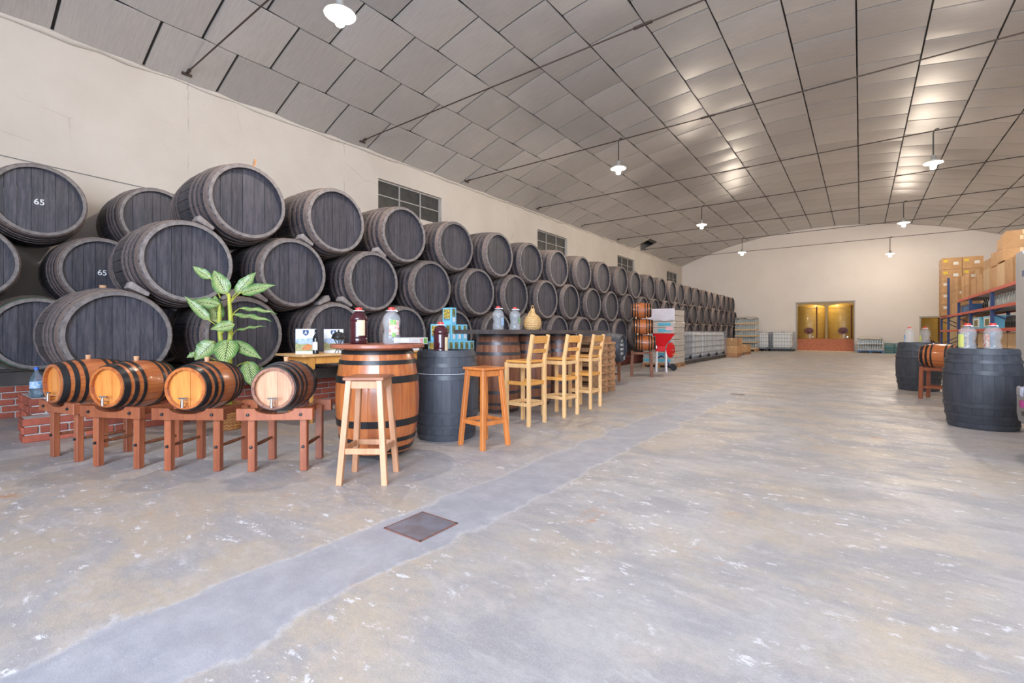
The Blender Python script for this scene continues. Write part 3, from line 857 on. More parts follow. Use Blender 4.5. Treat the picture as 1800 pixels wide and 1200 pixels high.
def tap(parent, L, r, depth=.03):
    b = MB()
    b.tube([(0, 0, -.01), (0, 0, .055)], .011, 8); b.tube([(-.012, 0, .055), (.04, 0, .055)], .012, 8); b.tube([(-.012, 0, .055), (-.03, 0, .055)], .008, 8)
    part('tap', cached('tap', lambda: b.mesh(smooth=50)), m_chrome, parent, (r, 0, L - depth))
    part('tap_handle', cached('taph', lambda: MB().tube([(-.03, -.03, .055), (-.032, .05, .06)], .007, 6).mesh(smooth=50)), m_chrome, parent, (r, 0, L - depth))
def keg(x, y, z, ang, lab, group, head, with_tap=True, wood=None, bung=True, hoop=None):
    loc, rot = lie(x, y, z, ang, KEG['L'])
    t = thing('oak_keg', loc, lab, 'barrel', group, rot)
    cask(t, KEG, wood or m_oak, hoop or m_bhoop, head, False, True, 2, True)
    if with_tap: tap(t, KEG['L'], .105)
    if bung: part('bung', cached('kbung', lambda: MB().lathe([(.015, -.02), (.02, .035)], 10).mesh(smooth=40)), m_cork, t, (-KEG['rm'], 0, KEG['L'] / 2), (0, -PI / 2, 0))
    return t
KS4 = [(-5.55, .90, 12.8, 'leftmost'), (-4.87, 1.10, 26.5, 'second from the left'), (-4.265, 1.435, 34.9, 'third from the left'), (-3.72, 1.84, 41, 'rightmost')]
for i, (x, y, a, nm) in enumerate(KS4):
    a = math.radians(a)
    bx, by = -math.sin(a), math.cos(a)         # direction to the back
    stand(x + bx * .18, y + by * .18, a, 'reddish wooden stand under the %s small orange keg of the four' % nm)
    keg(x - bx * .10, y - by * .10, .667, a - PI / 2,
        ['small varnished orange keg turned sideways, leftmost of the four on stands', 'small varnished orange keg, second from the left of the four on stands', 'small varnished orange keg with bright yellow head, third of the four', 'small brown keg with pale pinkish head, rightmost of the four on stands'][i],
        'small kegs on stands', m_palehead if i == 3 else m_oakhead, wood=m_oakd if i == 3 else m_oak)

# ================================================================== plant in a wicker basket
LEAVES = [((-5.762, 2.261, 1.54), (-5.879, 2.172, 1.814), .182), ((-5.868, 2.143, 1.712), (-5.985, 1.999, 1.848), .105), ((-5.742, 2.35, 1.553), (-5.649, 2.533, 1.812), .14),
          ((-5.633, 2.357, 1.554), (-5.32, 2.593, 1.645), .133), ((-5.818, 2.219, 1.421), (-6.098, 2.008, 1.463), .133), ((-5.846, 2.123, 1.238), (-5.967, 1.918, 1.507), .105),
          ((-5.926, 2.228, 1.213), (-6.068, 2.255, 1.548), .168), ((-5.644, 2.349, 1.379), (-5.303, 2.606, 1.321), .084), ((-5.668, 2.294, 1.308), (-5.272, 2.536, 1.23), .091),
          ((-5.678, 2.324, 1.127), (-5.409, 2.526, 1.176), .063), ((-5.592, 2.276, 1.196), (-5.655, 2.059, 1.14), .133), ((-5.812, 2.147, 1.009), (-5.88, 1.984, .8), .196),
          ((-5.614, 2.221, 1.031), (-5.46, 2.112, .749), .238), ((-5.646, 2.272, 1.002), (-5.288, 2.429, .814), .133), ((-5.471, 2.367, .783), (-5.285, 2.337, .509), .182),
          ((-6.002, 2.043, .876), (-6.036, 1.96, .823), .07), ((-5.476, 2.475, .693), (-5.398, 2.534, .637), .084)]
def leaf_mesh(base, tip, w, face):
    base = Vector(base); tip = Vector(tip); ax = tip - base; L = ax.length; ax.normalize()
    side = ax.cross(Vector(face)); side.normalize(); nrm = side.cross(ax)
    if nrm.dot(Vector(face)) < 0: nrm = -nrm
    b = MB(); nu, nv = 6, 12; uvs = []
    for j in range(nv + 1):
        t = j / nv
        prof = (math.sin(PI * min(1, t * 1.02) ** .72)) ** .8 if 0 < t < .985 else .02
        hw = w / 2 * max(.02, prof)
        for i in range(nu + 1):
            s = 2 * i / nu - 1
            p = base + ax * (L * t) + side * (hw * s) + nrm * (-.10 * w * (1 - abs(s)) + .035 * L * math.sin(PI * t) + .010 * math.sin(t * 17 + i) * abs(s))
            b.v.append(tuple(p)); uvs.append((i / nu, t))
    for j in range(nv):
        for i in range(nu):
            k = j * (nu + 1) + i
            b.f.append((k, k + 1, k + nu + 2, k + nu + 1))
    me = D.meshes.new('leaf'); me.from_pydata(b.v, [], b.f)
    uvl = me.uv_layers.new(name='UVMap')
    for lp in me.loops: uvl.data[lp.index].uv = uvs[lp.vertex_index]
    me.polygons.foreach_set('use_smooth', [True] * len(me.polygons))
    me.update()
    return me
pb = Vector((-5.80, 2.30, 0))
plant = thing('potted_plant', pb, 'tall variegated green houseplant in a woven basket behind the small kegs', 'plant')
bk = MB(); bk.lathe([(.115, 0), (.125, .02), (.15, .26), (.155, .30), (.14, .30), (.135, .25), (.11, .02)], 28)
part('basket', bk.mesh(smooth=40), m_basket, plant)
for k in range(9):
    r = .122 + .033 * k / 8
    ring = MB(); ring.tube([(r * math.cos(q), r * math.sin(q), .02 + .033 * k + .006 * (1 if j % 2 else -1)) for j, q in enumerate([2 * PI * j / 36 for j in range(37)])], .012, 5)
    part('wicker_coil', ring.mesh(smooth=50), m_basket, plant)
part('soil', MB().lathe([(.137, .25), (.08, .265), (.001, .27)], 20).mesh(smooth=40), m_soil, plant)
for pts, rads in ((((-5.80, 2.31, .26), (-5.77, 2.30, .62), (-5.745, 2.29, .97), (-5.734, 2.295, 1.25), (-5.75, 2.28, 1.55)), (.022, .024, .024, .026, .016)),
                  (((-5.82, 2.29, .26), (-5.82, 2.25, .7), (-5.84, 2.225, 1.08), (-5.85, 2.22, 1.25), (-5.84, 2.22, 1.42)), (.02, .022, .024, .022, .012))):
    part('stem', MB().tube([Vector(p) - pb for p in pts], rads, 10).mesh(smooth=60), m_stem, plant)
for i, (bs_, tp, w) in enumerate(LEAVES):
    B = Vector(bs_) - pb; T = Vector(tp) - pb
    view = Vector((.80, -.50, .34)) if i not in (7, 8, 9) else Vector((.45, -.35, .85))
    lf = part('leaf', leaf_mesh(B, T, w, view), m_leaf, plant)
    z = min(max(B.z - .12, .4), 1.5)
    st = Vector((.05, -.005, z)) if (i in (0, 2, 3, 7, 8, 9, 12, 13, 14, 16)) else Vector((-.035, -.075, z))
    part('petiole', MB().tube([st, st.lerp(B, .5) + Vector((0, 0, .02)), B, B.lerp(T, .12)], [.008, .006, .005, .003], 6).mesh(smooth=60), m_stem, lf)

# water bottle on the bricks
def pet_bottle(x, y, z, lab):
    t = thing('water_bottle', (x, y, z), lab, 'bottle')
    pr = [(.045, 0), (.052, .008), (.053, .06), (.048, .075), (.053, .09), (.053, .18), (.046, .215), (.024, .262), (.017, .272), (.017, .29)]
    part('bottle_body', MB().lathe(pr, 20).mesh(smooth=40), m_blueclear, t)
    part('cap', MB().lathe([(.02, .288), (.02, .315), (.017, .318)], 14).mesh(smooth=40), m_bluecap, t)
    part('paper_label', MB().lathe([(.0545, .095), (.0545, .165)], 20, cap=False).mesh(smooth=40), m_bluelab, t, label='white and blue label band')
pet_bottle(-7.0, .90, .42, 'clear blue water bottle with blue cap standing on the brick plinth')

# ================================================================== bar stools, chairs
def stool(x, y, a, lab, wood, seat, H=.775):
    t = thing('bar_stool', (x, y, 0), lab, 'stool', None, a)
    bw, tw, w = .165, .112, .042
    for sx in (-1, 1):
        for sy in (-1, 1):
            part('leg', MB().leg((sx * bw, sy * bw, 0), (sx * tw, sy * tw, H - .02), w).mesh(bevel=.003), wood, t)
    part('seat', MB().box((0, 0, H - .01), (.30, .30, .024)).mesh(bevel=.005), seat, t)
    for k in range(4):
        r = k * PI / 2
        q = tw + .002; z = H - .055
        part('apron', MB().box((0, -q, z), (2 * tw - .03, .022, .055)).mesh(bevel=.002), wood, t, rot=r)
        zz = .24; qq = bw + (tw - bw) * zz / H
        part('stretcher', MB().box((0, -qq, zz), (2 * qq - .03, .02, .042)).mesh(bevel=.002), wood, t, rot=r)
stool(-2.98, 2.16, math.radians(36.5), 'light brown wooden bar stool in front of the round barrel table', m_stool1, m_stseat)
stool(-2.96, 3.48, math.radians(-8), 'orange varnished bar stool between the black barrel and the high chairs', m_stool2, m_stool2, .765)
def bar_chair(x, y, lab):
    """back posts on +X, seat reaching -X towards the bar; origin under the back posts"""
    t = thing('bar_chair', (x, y, 0), lab, 'chair', 'pine bar chairs along the counter', rnd.uniform(-.03, .03))
    hw, dp, w, H = .165, .33, .042, .765
    for sy in (-1, 1):
        poly = [(-.021, 0), (.021, 0), (.021, H), (.075, 1.075), (.037, 1.085), (-.021, H + .02)]
        part('back_post', MB().prism(poly, sy * hw - .019, sy * hw + .019).mesh(bevel=.003), m_pine, t)
        part('leg', MB().box((-dp, sy * hw, (H - .02) / 2), (w, w, H - .02)).mesh(bevel=.003), m_pine, t)
        part('side_apron', MB().box((-dp / 2, sy * hw, H - .055), (dp - .04, .022, .05)).mesh(bevel=.002), m_pine, t)
        part('side_stretcher', MB().box((-dp / 2, sy * hw, .50), (dp - .04, .022, .042)).mesh(bevel=.002), m_pined, t)
        part('foot_rail', MB().box((-dp / 2, sy * hw, .25), (dp - .04, .022, .042)).mesh(bevel=.002), m_pine, t)
    for xx, z, m in ((0, .50, m_pined), (-dp, .25, m_pine), (0, .25, m_pine), (-dp, .71, m_pine), (0, .71, m_pine)):
        part('cross_rail', MB().box((xx, 0, z), (.022, 2 * hw - .04, .042)).mesh(bevel=.002), m, t)
    part('seat', MB().box((-dp / 2 - .005, 0, H - .006), (dp - .01, .37, .026)).mesh(bevel=.004), m_pined, t)
    part('top_rail', MB().box((.048, 0, 1.02), (.02, 2 * hw - .036, .09), M=Matrix.Rotation(.17, 3, 'Y')).mesh(bevel=.003), m_pined, t)
    part('back_slat', MB().box((.028, 0, .885), (.02, 2 * hw - .036, .045), M=Matrix.Rotation(.17, 3, 'Y')).mesh(bevel=.003), m_pined, t)
bar_chair(-3.11, 4.63, 'pine bar chair nearest the orange stool, first of three along the counter')
bar_chair(-3.07, 5.38, 'pine bar chair in the middle of the three along the counter')
bar_chair(-3.12, 6.19, 'pine bar chair nearest the pallet stack, last of three along the counter')

# ================================================================== barrel table, jugs
TX, TY = -3.51, 2.64
t = thing('barrel_table', (TX, TY, 0), 'varnished orange barrel table with a round wooden top behind the light stool', 'table', None, .3)
c0 = thing('barrel', (0, 0, .065), None, None); c0.parent = t
del_keys = [k for k in c0.keys()]
cask(c0, TABLECASK, m_oak, m_bhoop, m_oak, False, False, 1, True)
part('tabletop', MB().lathe([(.40, .965), (.412, .972), (.412, .995), (.405, 1.002)], 48).mesh(smooth=30), m_top, t)
part('dolly', MB().lathe([(.27, .045), (.275, .05), (.275, .066)], 28).mesh(smooth=30), m_black, t)
for k in range(4):
    q = k * PI / 2 + .6
    part('caster', cached('caster', lambda: MB().tube([(-.012, 0, .023), (.012, 0, .023)], .023, 12).box((0, 0, .042), (.03, .03, .01)).mesh(smooth=40)), m_black, t, (.21 * math.cos(q), .21 * math.sin(q), 0), q)

def jug(x, y, z, lab, body, lab_mats, rz=0, cap=m_redcap, group=None, wine=False):
    """five litre plastic jug with ribbed waist, cap and carry ring"""
    t = thing('plastic_jug', (x, y, z), lab, 'bottle', group, rz)
    if wine:
        pr = [(.07, 0), (.078, .01), (.078, .05), (.075, .055)]
        for k in range(6): pr += [(.078, .065 + .025 * k), (.074, .077 + .025 * k)]
        pr += [(.082, .215), (.080, .235), (.055, .272), (.028, .290), (.026, .305)]
    else:
        pr = [(.068, 0), (.078, .012), (.078, .07), (.066, .105), (.064, .125), (.072, .15), (.079, .18), (.080, .215), (.072, .25), (.045, .28), (.027, .29), (.026, .302)]
    part('jug_body', cached(('jug', wine), lambda: MB().lathe(pr, 24).mesh(smooth=45)), body, t)
    part('cap', cached('jugcap', lambda: MB().lathe([(.030, .300), (.030, .322), (.026, .326)], 16).mesh(smooth=40)), cap, t)
    part('neck_ring', cached('jugring', lambda: MB().lathe([(.030, .294), (.048, .294), (.048, .301), (.030, .301)], 20, cap=False).mesh(smooth=40)), m_white, t)
    hd = [(.045, 0, .297), (.062, 0, .300), (.078, 0, .288)] if not wine else [(-.03, 0, .285), (-.085, 0, .27), (-.098, 0, .23), (-.082, 0, .2)]
    part('handle', cached(('jugh', wine), lambda: MB().tube(hd, .007, 6).mesh(smooth=60)), m_white if not wine else body, t)
    for (m, a0, a1, z0, z1, nm) in lab_mats:
        b = MB(); n = 8; r = .0815 if not wine else .0800
        for i in range(n + 1):
            q = a0 + (a1 - a0) * i / n
            for zz in (z0, z1): b.v.append((r * math.cos(q), r * math.sin(q), zz))
        b.f += [(2 * i, 2 * i + 2, 2 * i + 3, 2 * i + 1) for i in range(n)]
        part('paper_label', b.mesh(smooth=60), m, t, label=nm)
V1 = math.atan2(-TY, -TX)          # towards the aisle
jug(-3.63, 2.52, 1.002, 'dark red wine jug with red cap and cream label on the barrel table', m_wine, [(m_cream, V1 - .15, V1 + .75, .075, .215, 'tall cream label')], 0, wine=True)
jug(-3.37, 2.68, 1.002, 'clear water jug with red cap and green fruit label on the barrel table', m_clear, [(m_mixlab, V1 - .3, V1 + .9, .08, .21, 'white label with fruit picture'), (m_greenlab, V1 - .2, V1 + .45, .17, .215, 'green label top'), (m_greenlab, V1 + .0, V1 + .4, .065, .10, 'green round label')])

# black painted upright barrels
def upright(x, y, lab, spec=BARRIQUE, w=m_paint, h=m_painth, hd=m_paint, rz=0, group='upright black barrels'):
    t = thing('upright_barrel', (x, y, 0), lab, 'barrel', group, rz)
    cask(t, spec, w, h, hd, False, False, 1, True)
    return t
bl = upright(-3.55, 3.55, 'black painted upright barrel with a jug of red wine on it')
part('white_line', hoop_mesh(.92, .345, .292, .742, .746, .0085), m_chalk, bl, label='thin pale line round the barrel')
jug(-3.50, 3.42, .886, 'dark red wine jug with cream label on the black painted barrel', m_wine, [(m_cream, -.25, .35, .03, .17, 'cream label')], 0, wine=True)
upright(1.14, 7.67, 'large black painted upright barrel nearest the right edge')
upright(.89, 11.87, 'black painted upright barrel behind the keg stand at the right')
for (x, y, lab, m) in ((1.0, 7.55, 'clear water jug with yellow label, left one on the near right barrel', m_yellab), (1.22, 7.62, 'clear water jug with reddish label, right one on the near right barrel', m_mixlab)):
    jug(x, y, .886, lab, m_clear, [(m, -1.9, -.9, .05, .20, 'printed label')], -1.2)
for (x, y, lab, m) in ((.75, 11.75, 'clear water jug with blue label, left one on the far right barrel', m_bluelab), (.98, 11.8, 'clear water jug with yellow label, right one on the far right barrel', m_yellab)):
    jug(x, y, .886, lab, m_clear, [(m, -2.0, -1.2, .04, .17, 'printed label')], -1.2)

# bar: three casks and a dark counter
for i, y in enumerate((5.16, 5.98, 6.80)):
    upright(-4.13, y, 'brown oak barrel with grey hoops carrying the dark counter, %s of three' % ('nearest', 'middle', 'farthest')[i], BARCASK, m_oakd, m_ghoop, m_oakd, i * .7, 'oak barrels under the counter')
tc = thing('bar_counter', (-4.0, 6.1, 1.10), 'long dark wooden counter top laid across three oak barrels', 'counter')
for k in range(3):
    part('plank', MB().bb(-.36 + k * .242, -.36 + k * .242 + .238, -1.58, 1.58, 0, .04).mesh(bevel=.004), m_dark, tc)
part('edge_strip', MB().bb(.368, .385, -1.58, 1.58, -.012, .042).mesh(), m_dark, tc)
part('end_strip', MB().bb(-.36, .385, -1.60, -1.58, -.012, .042).mesh(), m_dark, tc)
jug(-4.0, 5.0, 1.14, 'clear water jug with blue label on the counter, left of two', m_clear, [(m_bluelab, -.3, .6, .06, .17, 'blue and white label')], 0)
jug(-3.98, 5.36, 1.14, 'clear water jug with green label on the counter, next to the wicker flask', m_clear, [(m_greenlab, -.1, .6, .10, .17, 'green label')], 0)
t = thing('wicker_flask', (-4.0, 5.84, 1.14), 'round wicker covered flask standing on the dark counter', 'flask')
part('wicker_body', MB().lathe([(.085, 0), (.10, .008), (.125, .05), (.135, .10), (.128, .16), (.10, .21), (.055, .245), (.036, .28), (.032, .325), (.02, .335)], 24).mesh(smooth=45), m_wicker, t)
for k in range(8):
    z = .03 + k * .025; r = [.116, .129, .135, .136, .134, .129, .118, .104][k]
    part('wicker_coil', MB().tube([(r * math.cos(q), r * math.sin(q), z + .003 * (1 if j % 2 else -1)) for j, q in enumerate([2 * PI * j / 28 for j in range(29)])], .006, 5).mesh(smooth=50), m_wicker, t)
part('handle', MB().tube([(0, .028 * math.cos(q), .352 + .026 * math.sin(q)) for q in [2 * PI * j / 14 for j in range(15)]], .006, 6).mesh(smooth=60), m_wicker, t)
part('side_handle', MB().tube([(0, -.035, .30), (0, -.085, .275), (0, -.115, .22), (0, -.112, .18)], .008, 6).mesh(smooth=60), m_wicker, t)

# ================================================================== display table with cards, cartons
t = thing('display_table', (-5.62, 3.93, 0), 'pine table with turned legs behind the barrel table', 'table')
part('tabletop', MB().box((0, 0, .825), (.66, 2.06, .03)).mesh(bevel=.005), m_pine, t)
for sx in (-1, 1):
    part('apron', MB().box((sx * .26, 0, .765), (.022, 1.74, .09)).mesh(), m_pined, t)
    for sy in (-1, 1):
        pr = [(.02, 0), (.022, .06), (.016, .10), (.026, .25), (.03, .40), (.022, .44), (.032, .46), (.022, .48), (.033, .60), (.022, .635), (.033, .655), (.033, .66)]
        lg = MB().lathe(pr, 14); lg.box((0, 0, .735), (.06, .06, .15))
        part('leg', lg.mesh(smooth=35), m_pined, t, (sx * .26, sy * .88, 0))
for sy in (-1, 1): part('apron', MB().box((0, sy * .88, .765), (.46, .022, .09)).mesh(), m_pined, t)
def card(x, y, a, lab, second):
    t = thing('display_card', (x, y, .84), lab, 'card', 'printed cards on the display table', a)
    W_, H_ = .25, .31
    tilt = Matrix.Rotation(-.10, 3, 'X')
    part('board', MB().box((0, 0, H_ / 2), (W_, .006, H_)).mesh(), m_paper, t)
    y0 = -.0045
    def flat(poly, mat, nm, dy=0, label=None):
        part(nm, MB().prism(poly, y0 - .0015 - dy, y0 + .002 - dy).mesh(), mat, t, label=label)
    flat([(-.125, .04), (.125, .04), (.125, .19), (.06, .20), (-.01, .185), (-.07, .195), (-.125, .18)], m_hills, 'print_hills', 0, 'blue hills print')
    flat([(-.125, .035), (.125, .035), (.125, .10), (.02, .13), (-.06, .12), (-.125, .14)], m_field, 'print_field', .001, 'green field print')
    flat([(-.035, .295), (.035, .295), (.035, .255), (.02, .235), (0, .225), (-.02, .235), (-.035, .255)], m_navy, 'emblem_shield', .001, 'navy shield emblem')
    flat([(-.016, .245), (-.008, .245), (0, .270), (.008, .245), (.016, .245), (.004, .285), (-.004, .285)], m_paper, 'emblem_mark', .002, 'white peak mark')
    if not second:
        flat([(-.05, .05), (.05, .05), (.085, .10), (.03, .125), (-.03, .09)], m_orange, 'print_food', .002, 'orange food print')
    part('prop', MB().bar((0, .006, .2), (0, .10, 0), .06, .004).mesh(), m_paper, t)
AC = math.radians(40)
card(-5.50, 3.06, AC, 'white printed card with blue hills and a shield, left on pine table', False)
card(-5.52, 3.45, AC, 'white printed card half hidden behind the barrel table top', True)
t = thing('wine_bottle', (-5.38, 3.12, .84), 'dark wine bottle with white label before the left printed card', 'bottle')
part('glass_body', MB().lathe([(.03, 0), (.0375, .005), (.0375, .19), (.03, .215), (.0145, .24), (.0135, .295), (.015, .297), (.015, .303)], 20).mesh(smooth=40), m_wineglass, t)
b = MB(); q0 = -.9
for i in range(9):
    q = q0 - .9 + 1.8 * i / 8
    for z in (.05, .15): b.v.append((.0385 * math.cos(q), .0385 * math.sin(q), z))
b.f += [(2 * i, 2 * i + 2, 2 * i + 3, 2 * i + 1) for i in range(8)]
part('paper_label', b.mesh(smooth=60), m_paper, t, label='white front label')
t = thing('dome_stand', (-5.36, 3.42, .84), 'small dark domed dish on crossed wire legs before the second card', 'dish')
part('dome', MB().lathe([(.085, .20), (.084, .21), (.070, .245), (.04, .268), (.01, .275), (.012, .295), (.002, .302)], 20).mesh(smooth=45), m_black, t)
part('dish', MB().lathe([(.03, .17), (.088, .19), (.092, .20), (.088, .20), (.03, .178)], 20).mesh(smooth=45), m_black, t)
for k in range(3):
    q = k * 2 * PI / 3 + .4
    part('wire_leg', MB().tube([(.06 * math.cos(q), .06 * math.sin(q), .18), (-.055 * math.cos(q), -.055 * math.sin(q), .004)], .005, 6).mesh(), m_black, t)
def carton(x, y, z, d, lab, mat, group, rz=0, cat='box', name='carton', flaps=None):
    t = thing(name, (x, y, z), lab, cat, group, rz)
    part('box_body', boxm(d[0], d[1], d[2], .004), mat, t)
    return t
t = carton(-5.50, 4.55, .84, (.36, .40, .09), 'flat white carton under the other on the pine table, right end', m_white, 'white cartons on the display table')
t = carton(-5.48, 4.72, .93, (.34, .38, .10), 'white printed carton with pink mark on top, right end of pine table', m_white, 'white cartons on the display table')
part('print', MB().box((.1715, .06, .05), (.002, .06, .07)).mesh(), m_pinkred, t, label='pink and red print')
part('print', MB().box((.1715, .14, .05), (.002, .07, .08)).mesh(), m_greenlab, t, label='green print')
part('print', MB().box((.1715, -.07, .045), (.002, .09, .05)).mesh(), m_pink, t, label='pale round print')
# low table and light blue cartons
t = thing('low_table', (-5.6, 5.58, 0), 'low pine table under the light blue cartons, behind the black barrel', 'table')
part('tabletop', MB().box((0, 0, .675), (.6, 1.06, .03)).mesh(), m_pine, t)
for sx in (-1, 1):
    for sy in (-1, 1): part('leg', MB().box((sx * .26, sy * .48, .33), (.05, .05, .66)).mesh(), m_pined, t)
def bluebox(x, y, z, lab):
    t = thing('wine_box', (x, y, z), lab, 'box', 'light blue wine boxes')
    dx, dy, dz = .20, .118, .275
    part('box_body', boxm(dx, dy, dz, .003), m_boxblue, t)
    part('picture', MB().box((0, -dy / 2 - .001, .17), (.15, .002, .16)).mesh(), m_boxpic, t, label='yellow tree picture')
    part('text_line', MB().box((0, -dy / 2 - .001, .075), (.14, .002, .012)).mesh(), m_navy, t, label='dark text line')
    part('picture', MB().box((dx / 2 + .001, 0, .19), (.002, .07, .13)).mesh(), m_boxgreen, t, label='bottle picture')
    part('print', MB().box((dx / 2 + .001, .005, .075), (.002, .05, .07)).mesh(), m_pink, t, label='pale pink print')
for i in range(7):
    bluebox(-5.45, 5.20 + .127 * i, .69, 'light blue wine box in the lowest layer, %s from the left' % ORD[i])
for i in range(5):
    bluebox(-5.46, 5.26 + .135 * i, .966, 'light blue wine box in the middle layer, %s from the left' % ORD[i])
bluebox(-5.46, 5.53, 1.242, 'light blue wine box alone on top of the blue pile')

# ================================================================== pallets, chalk barrel, keg rack, grape mill
def pallet(x, y, z, lab, group=None, rz=0, W_=.8, L_=1.2, mat=None):
    """W_ along local x, L_ along local y"""
    t = thing('wooden_pallet', (x, y, z), lab, 'pallet', group, rz)
    mat = mat or m_pallet
    for k in (-1, 0, 1):
        part('bottom_board', cached(('pb', L_), lambda: MB().box((0, 0, .011), (.10, L_, .022)).mesh()), mat, t, (k * (W_ / 2 - .05), 0, 0))
        for j in (-1, 0, 1):
            part('block', cached('pblk', lambda: MB().box((0, 0, .054), (.09, .12, .068)).mesh()), mat, t, (k * (W_ / 2 - .05), j * (L_ / 2 - .07), 0))
    for j in range(6):
        part('top_board', cached(('ptb', W_), lambda: MB().box((0, 0, .1105), (W_, .14, .045)).mesh()), mat, t, (0, -L_ / 2 + .07 + j * (L_ - .14) / 5, 0))
    return t
NM = ['lowest', 'second from the floor', 'third from the floor', 'fourth from the floor', 'fifth from the floor', 'sixth from the floor', 'topmost']
for i in range(7):
    pallet(-4.32, 7.9, i * .1335, 'brown wooden pallet of the stack beside the bar chairs, %s' % NM[i], 'stacked pallets by the bar', PI / 2 + rnd.uniform(-.02, .02), .72, 1.16)
t = thing('wooden_tray', (-4.2, 7.85, .936), 'shallow wooden tray lying on top of the pallet stack', 'tray')
part('tray_floor', MB().box((0, 0, .01), (.8, .62, .02)).mesh(), m_pallet, t)
for sx in (-1, 1): part('tray_side', MB().box((sx * .40, 0, .05), (.02, .66, .10)).mesh(), m_pallet, t)
for sy in (-1, 1): part('tray_side', MB().box((0, sy * .32, .05), (.80, .02, .10)).mesh(), m_pallet, t)
ang = math.radians(6)
loc, rot = lie(-4.22, 9.72, .765, ang, .92)
t = thing('chalked_barrel', loc, 'black painted barrel lying on a low stand with white chalk writing on its head', 'barrel', None, rot)
cask(t, BARRIQUE, m_paint, m_painth, m_paint, False, False, 3, True)
b = MB(); rr = random.Random(5)
for r_, wd in ((-.16, .10), (-.07, .22), (.03, .26), (.12, .14)):
    yy = -wd / 2
    while yy < wd / 2:
        pts = [(r_ + rr.uniform(-.03, .03), yy + rr.uniform(0, .03), 0) for _ in range(4)]
        b.tube(pts, .0045, 5); yy += .045
part('chalk_writing', b.mesh(), m_chalk, t, (0, 0, .92 - .033), label='illegible white chalk writing')
tap(t, .92, .215, .035)
part('bung', CACHE['kbung'], m_cork, t, (-.345, 0, .46), (0, -PI / 2, 0))
t = thing('barrel_cradle', (-4.66, 9.68, 0), 'dark wooden cradle on legs under the chalked black barrel', 'stand', None, ang)
for sx in (-.28, .28):
    part('cross_beam', MB().prism([(-.26, .36), (.26, .36), (.26, .50)] + [(.345 * math.sin(q), .765 - .345 * math.cos(q)) for q in (.62, .4, .2, 0, -.2, -.4, -.62)] + [(-.26, .50)], -.03, .03).mesh(), m_darkwood, t, (sx, 0, 0), PI / 2)
    for sy in (-.2, .2): part('leg', MB().box((sx, sy, .18), (.055, .055, .36)).mesh(), m_darkwood, t)
for sy in (-.2, .2): part('stretcher', MB().box((0, sy, .16), (.5, .03, .04)).mesh(), m_darkwood, t)
# three kegs one above another on a trestle
ka = math.radians(22); kx, ky = -4.52, 11.5
for i, (z, lab) in enumerate(((.845, 'orange keg with black hoops, lowest of three on the dark trestle'), (1.26, 'orange keg with black hoops, middle of three on the dark trestle'), (1.675, 'orange keg with black hoops, topmost of three on the dark trestle'))):
    dx = (.12, .06, .02)[i]
    k_ = keg(kx + math.cos(ka) * (.25 + dx), ky + math.sin(ka) * (.25 + dx), z, ka, lab, 'kegs piled on the trestle', m_darkwood, i == 0, m_oak, False)
    if i:
        for s_ in (.12, .38):
            part('spacer', cached('spacer', lambda: MB().box((.19, 0, 0), (.05, .20, .03)).mesh()), m_pined, k_, (0, 0, s_))
t = thing('keg_trestle', (kx, ky, 0), 'dark wooden trestle with splayed legs under the pile of three kegs', 'stand', None, ka)
for sx in (-.2, .25):
    part('cross_beam', MB().box((sx, 0, .605), (.07, .50, .06)).mesh(), m_darkwood, t)
    for sy in (-1, 1):
        part('leg', MB().leg((sx * 1.1, sy * .27, 0), (sx, sy * .17, .62), .07).mesh(), m_darkwood, t)
    part('stretcher', MB().box((sx * 1.06, 0, .25), (.03, .42, .05)).mesh(), m_darkwood, t)
for sy in (-1, 1): part('side_rail', MB().box((0.02, sy * .17, .58), (.5, .035, .05)).mesh(), m_darkwood, t)
# grape mill
t = thing('grape_mill', (-4.52, 13.15, 0), 'red grape mill with hopper and hand wheel on white legs', 'mill', None, math.radians(22))
def frust(x0, x1, y0, y1, z0, a0, a1, b0, b1, z1, th=.012):
    b = MB()
    lo = [(x0, y0, z0), (x1, y0, z0), (x1, y1, z0), (x0, y1, z0)]; hi = [(a0, b0, z1), (a1, b0, z1), (a1, b1, z1), (a0, b1, z1)]
    li = [(x0 + th, y0 + th, z0), (x1 - th, y0 + th, z0), (x1 - th, y1 - th, z0), (x0 + th, y1 - th, z0)]; hi2 = [(a0 + th, b0 + th, z1), (a1 - th, b0 + th, z1), (a1 - th, b1 - th, z1), (a0 + th, b1 - th, z1)]
    b.v += lo + hi + li + hi2
    for i in range(4):
        j = (i + 1) % 4
        b.f += [(i, j, 4 + j, 4 + i), (8 + j, 8 + i, 12 + i, 12 + j), (4 + i, 4 + j, 12 + j, 12 + i)]
    return b
part('hopper', frust(-.16, .06, -.2, .2, .72, -.27, .32, -.34, .34, 1.08).mesh(), m_red, t)
part('mill_body', MB().box((-.06, 0, .655), (.26, .44, .15)).mesh(bevel=.01), m_red, t)
part('axle', MB().tube([(.05, -.05, .62), (.30, -.05, .62)], .015, 8).mesh(), m_chrome, t)
part('hand_wheel', MB().lathe([(.01, 0), (.20, .0), (.215, .01), (.215, .03), (.20, .04), (.01, .04)], 28).mesh(smooth=40), m_red, t, (.20, -.05, .62), (0, PI / 2 , -.6))
for sx, sy in ((-.17, -.2), (.10, -.2), (-.17, .2), (.10, .2)):
    part('leg', MB().tube([(sx, sy, 0), (sx * .9, sy * .95, .62)], .024, 8).mesh(smooth=50), m_legw, t)
part('crank_arm', MB().tube([(.25, -.1, .50), (.42, -.12, .50)], .012, 6).mesh(), m_pined, t)

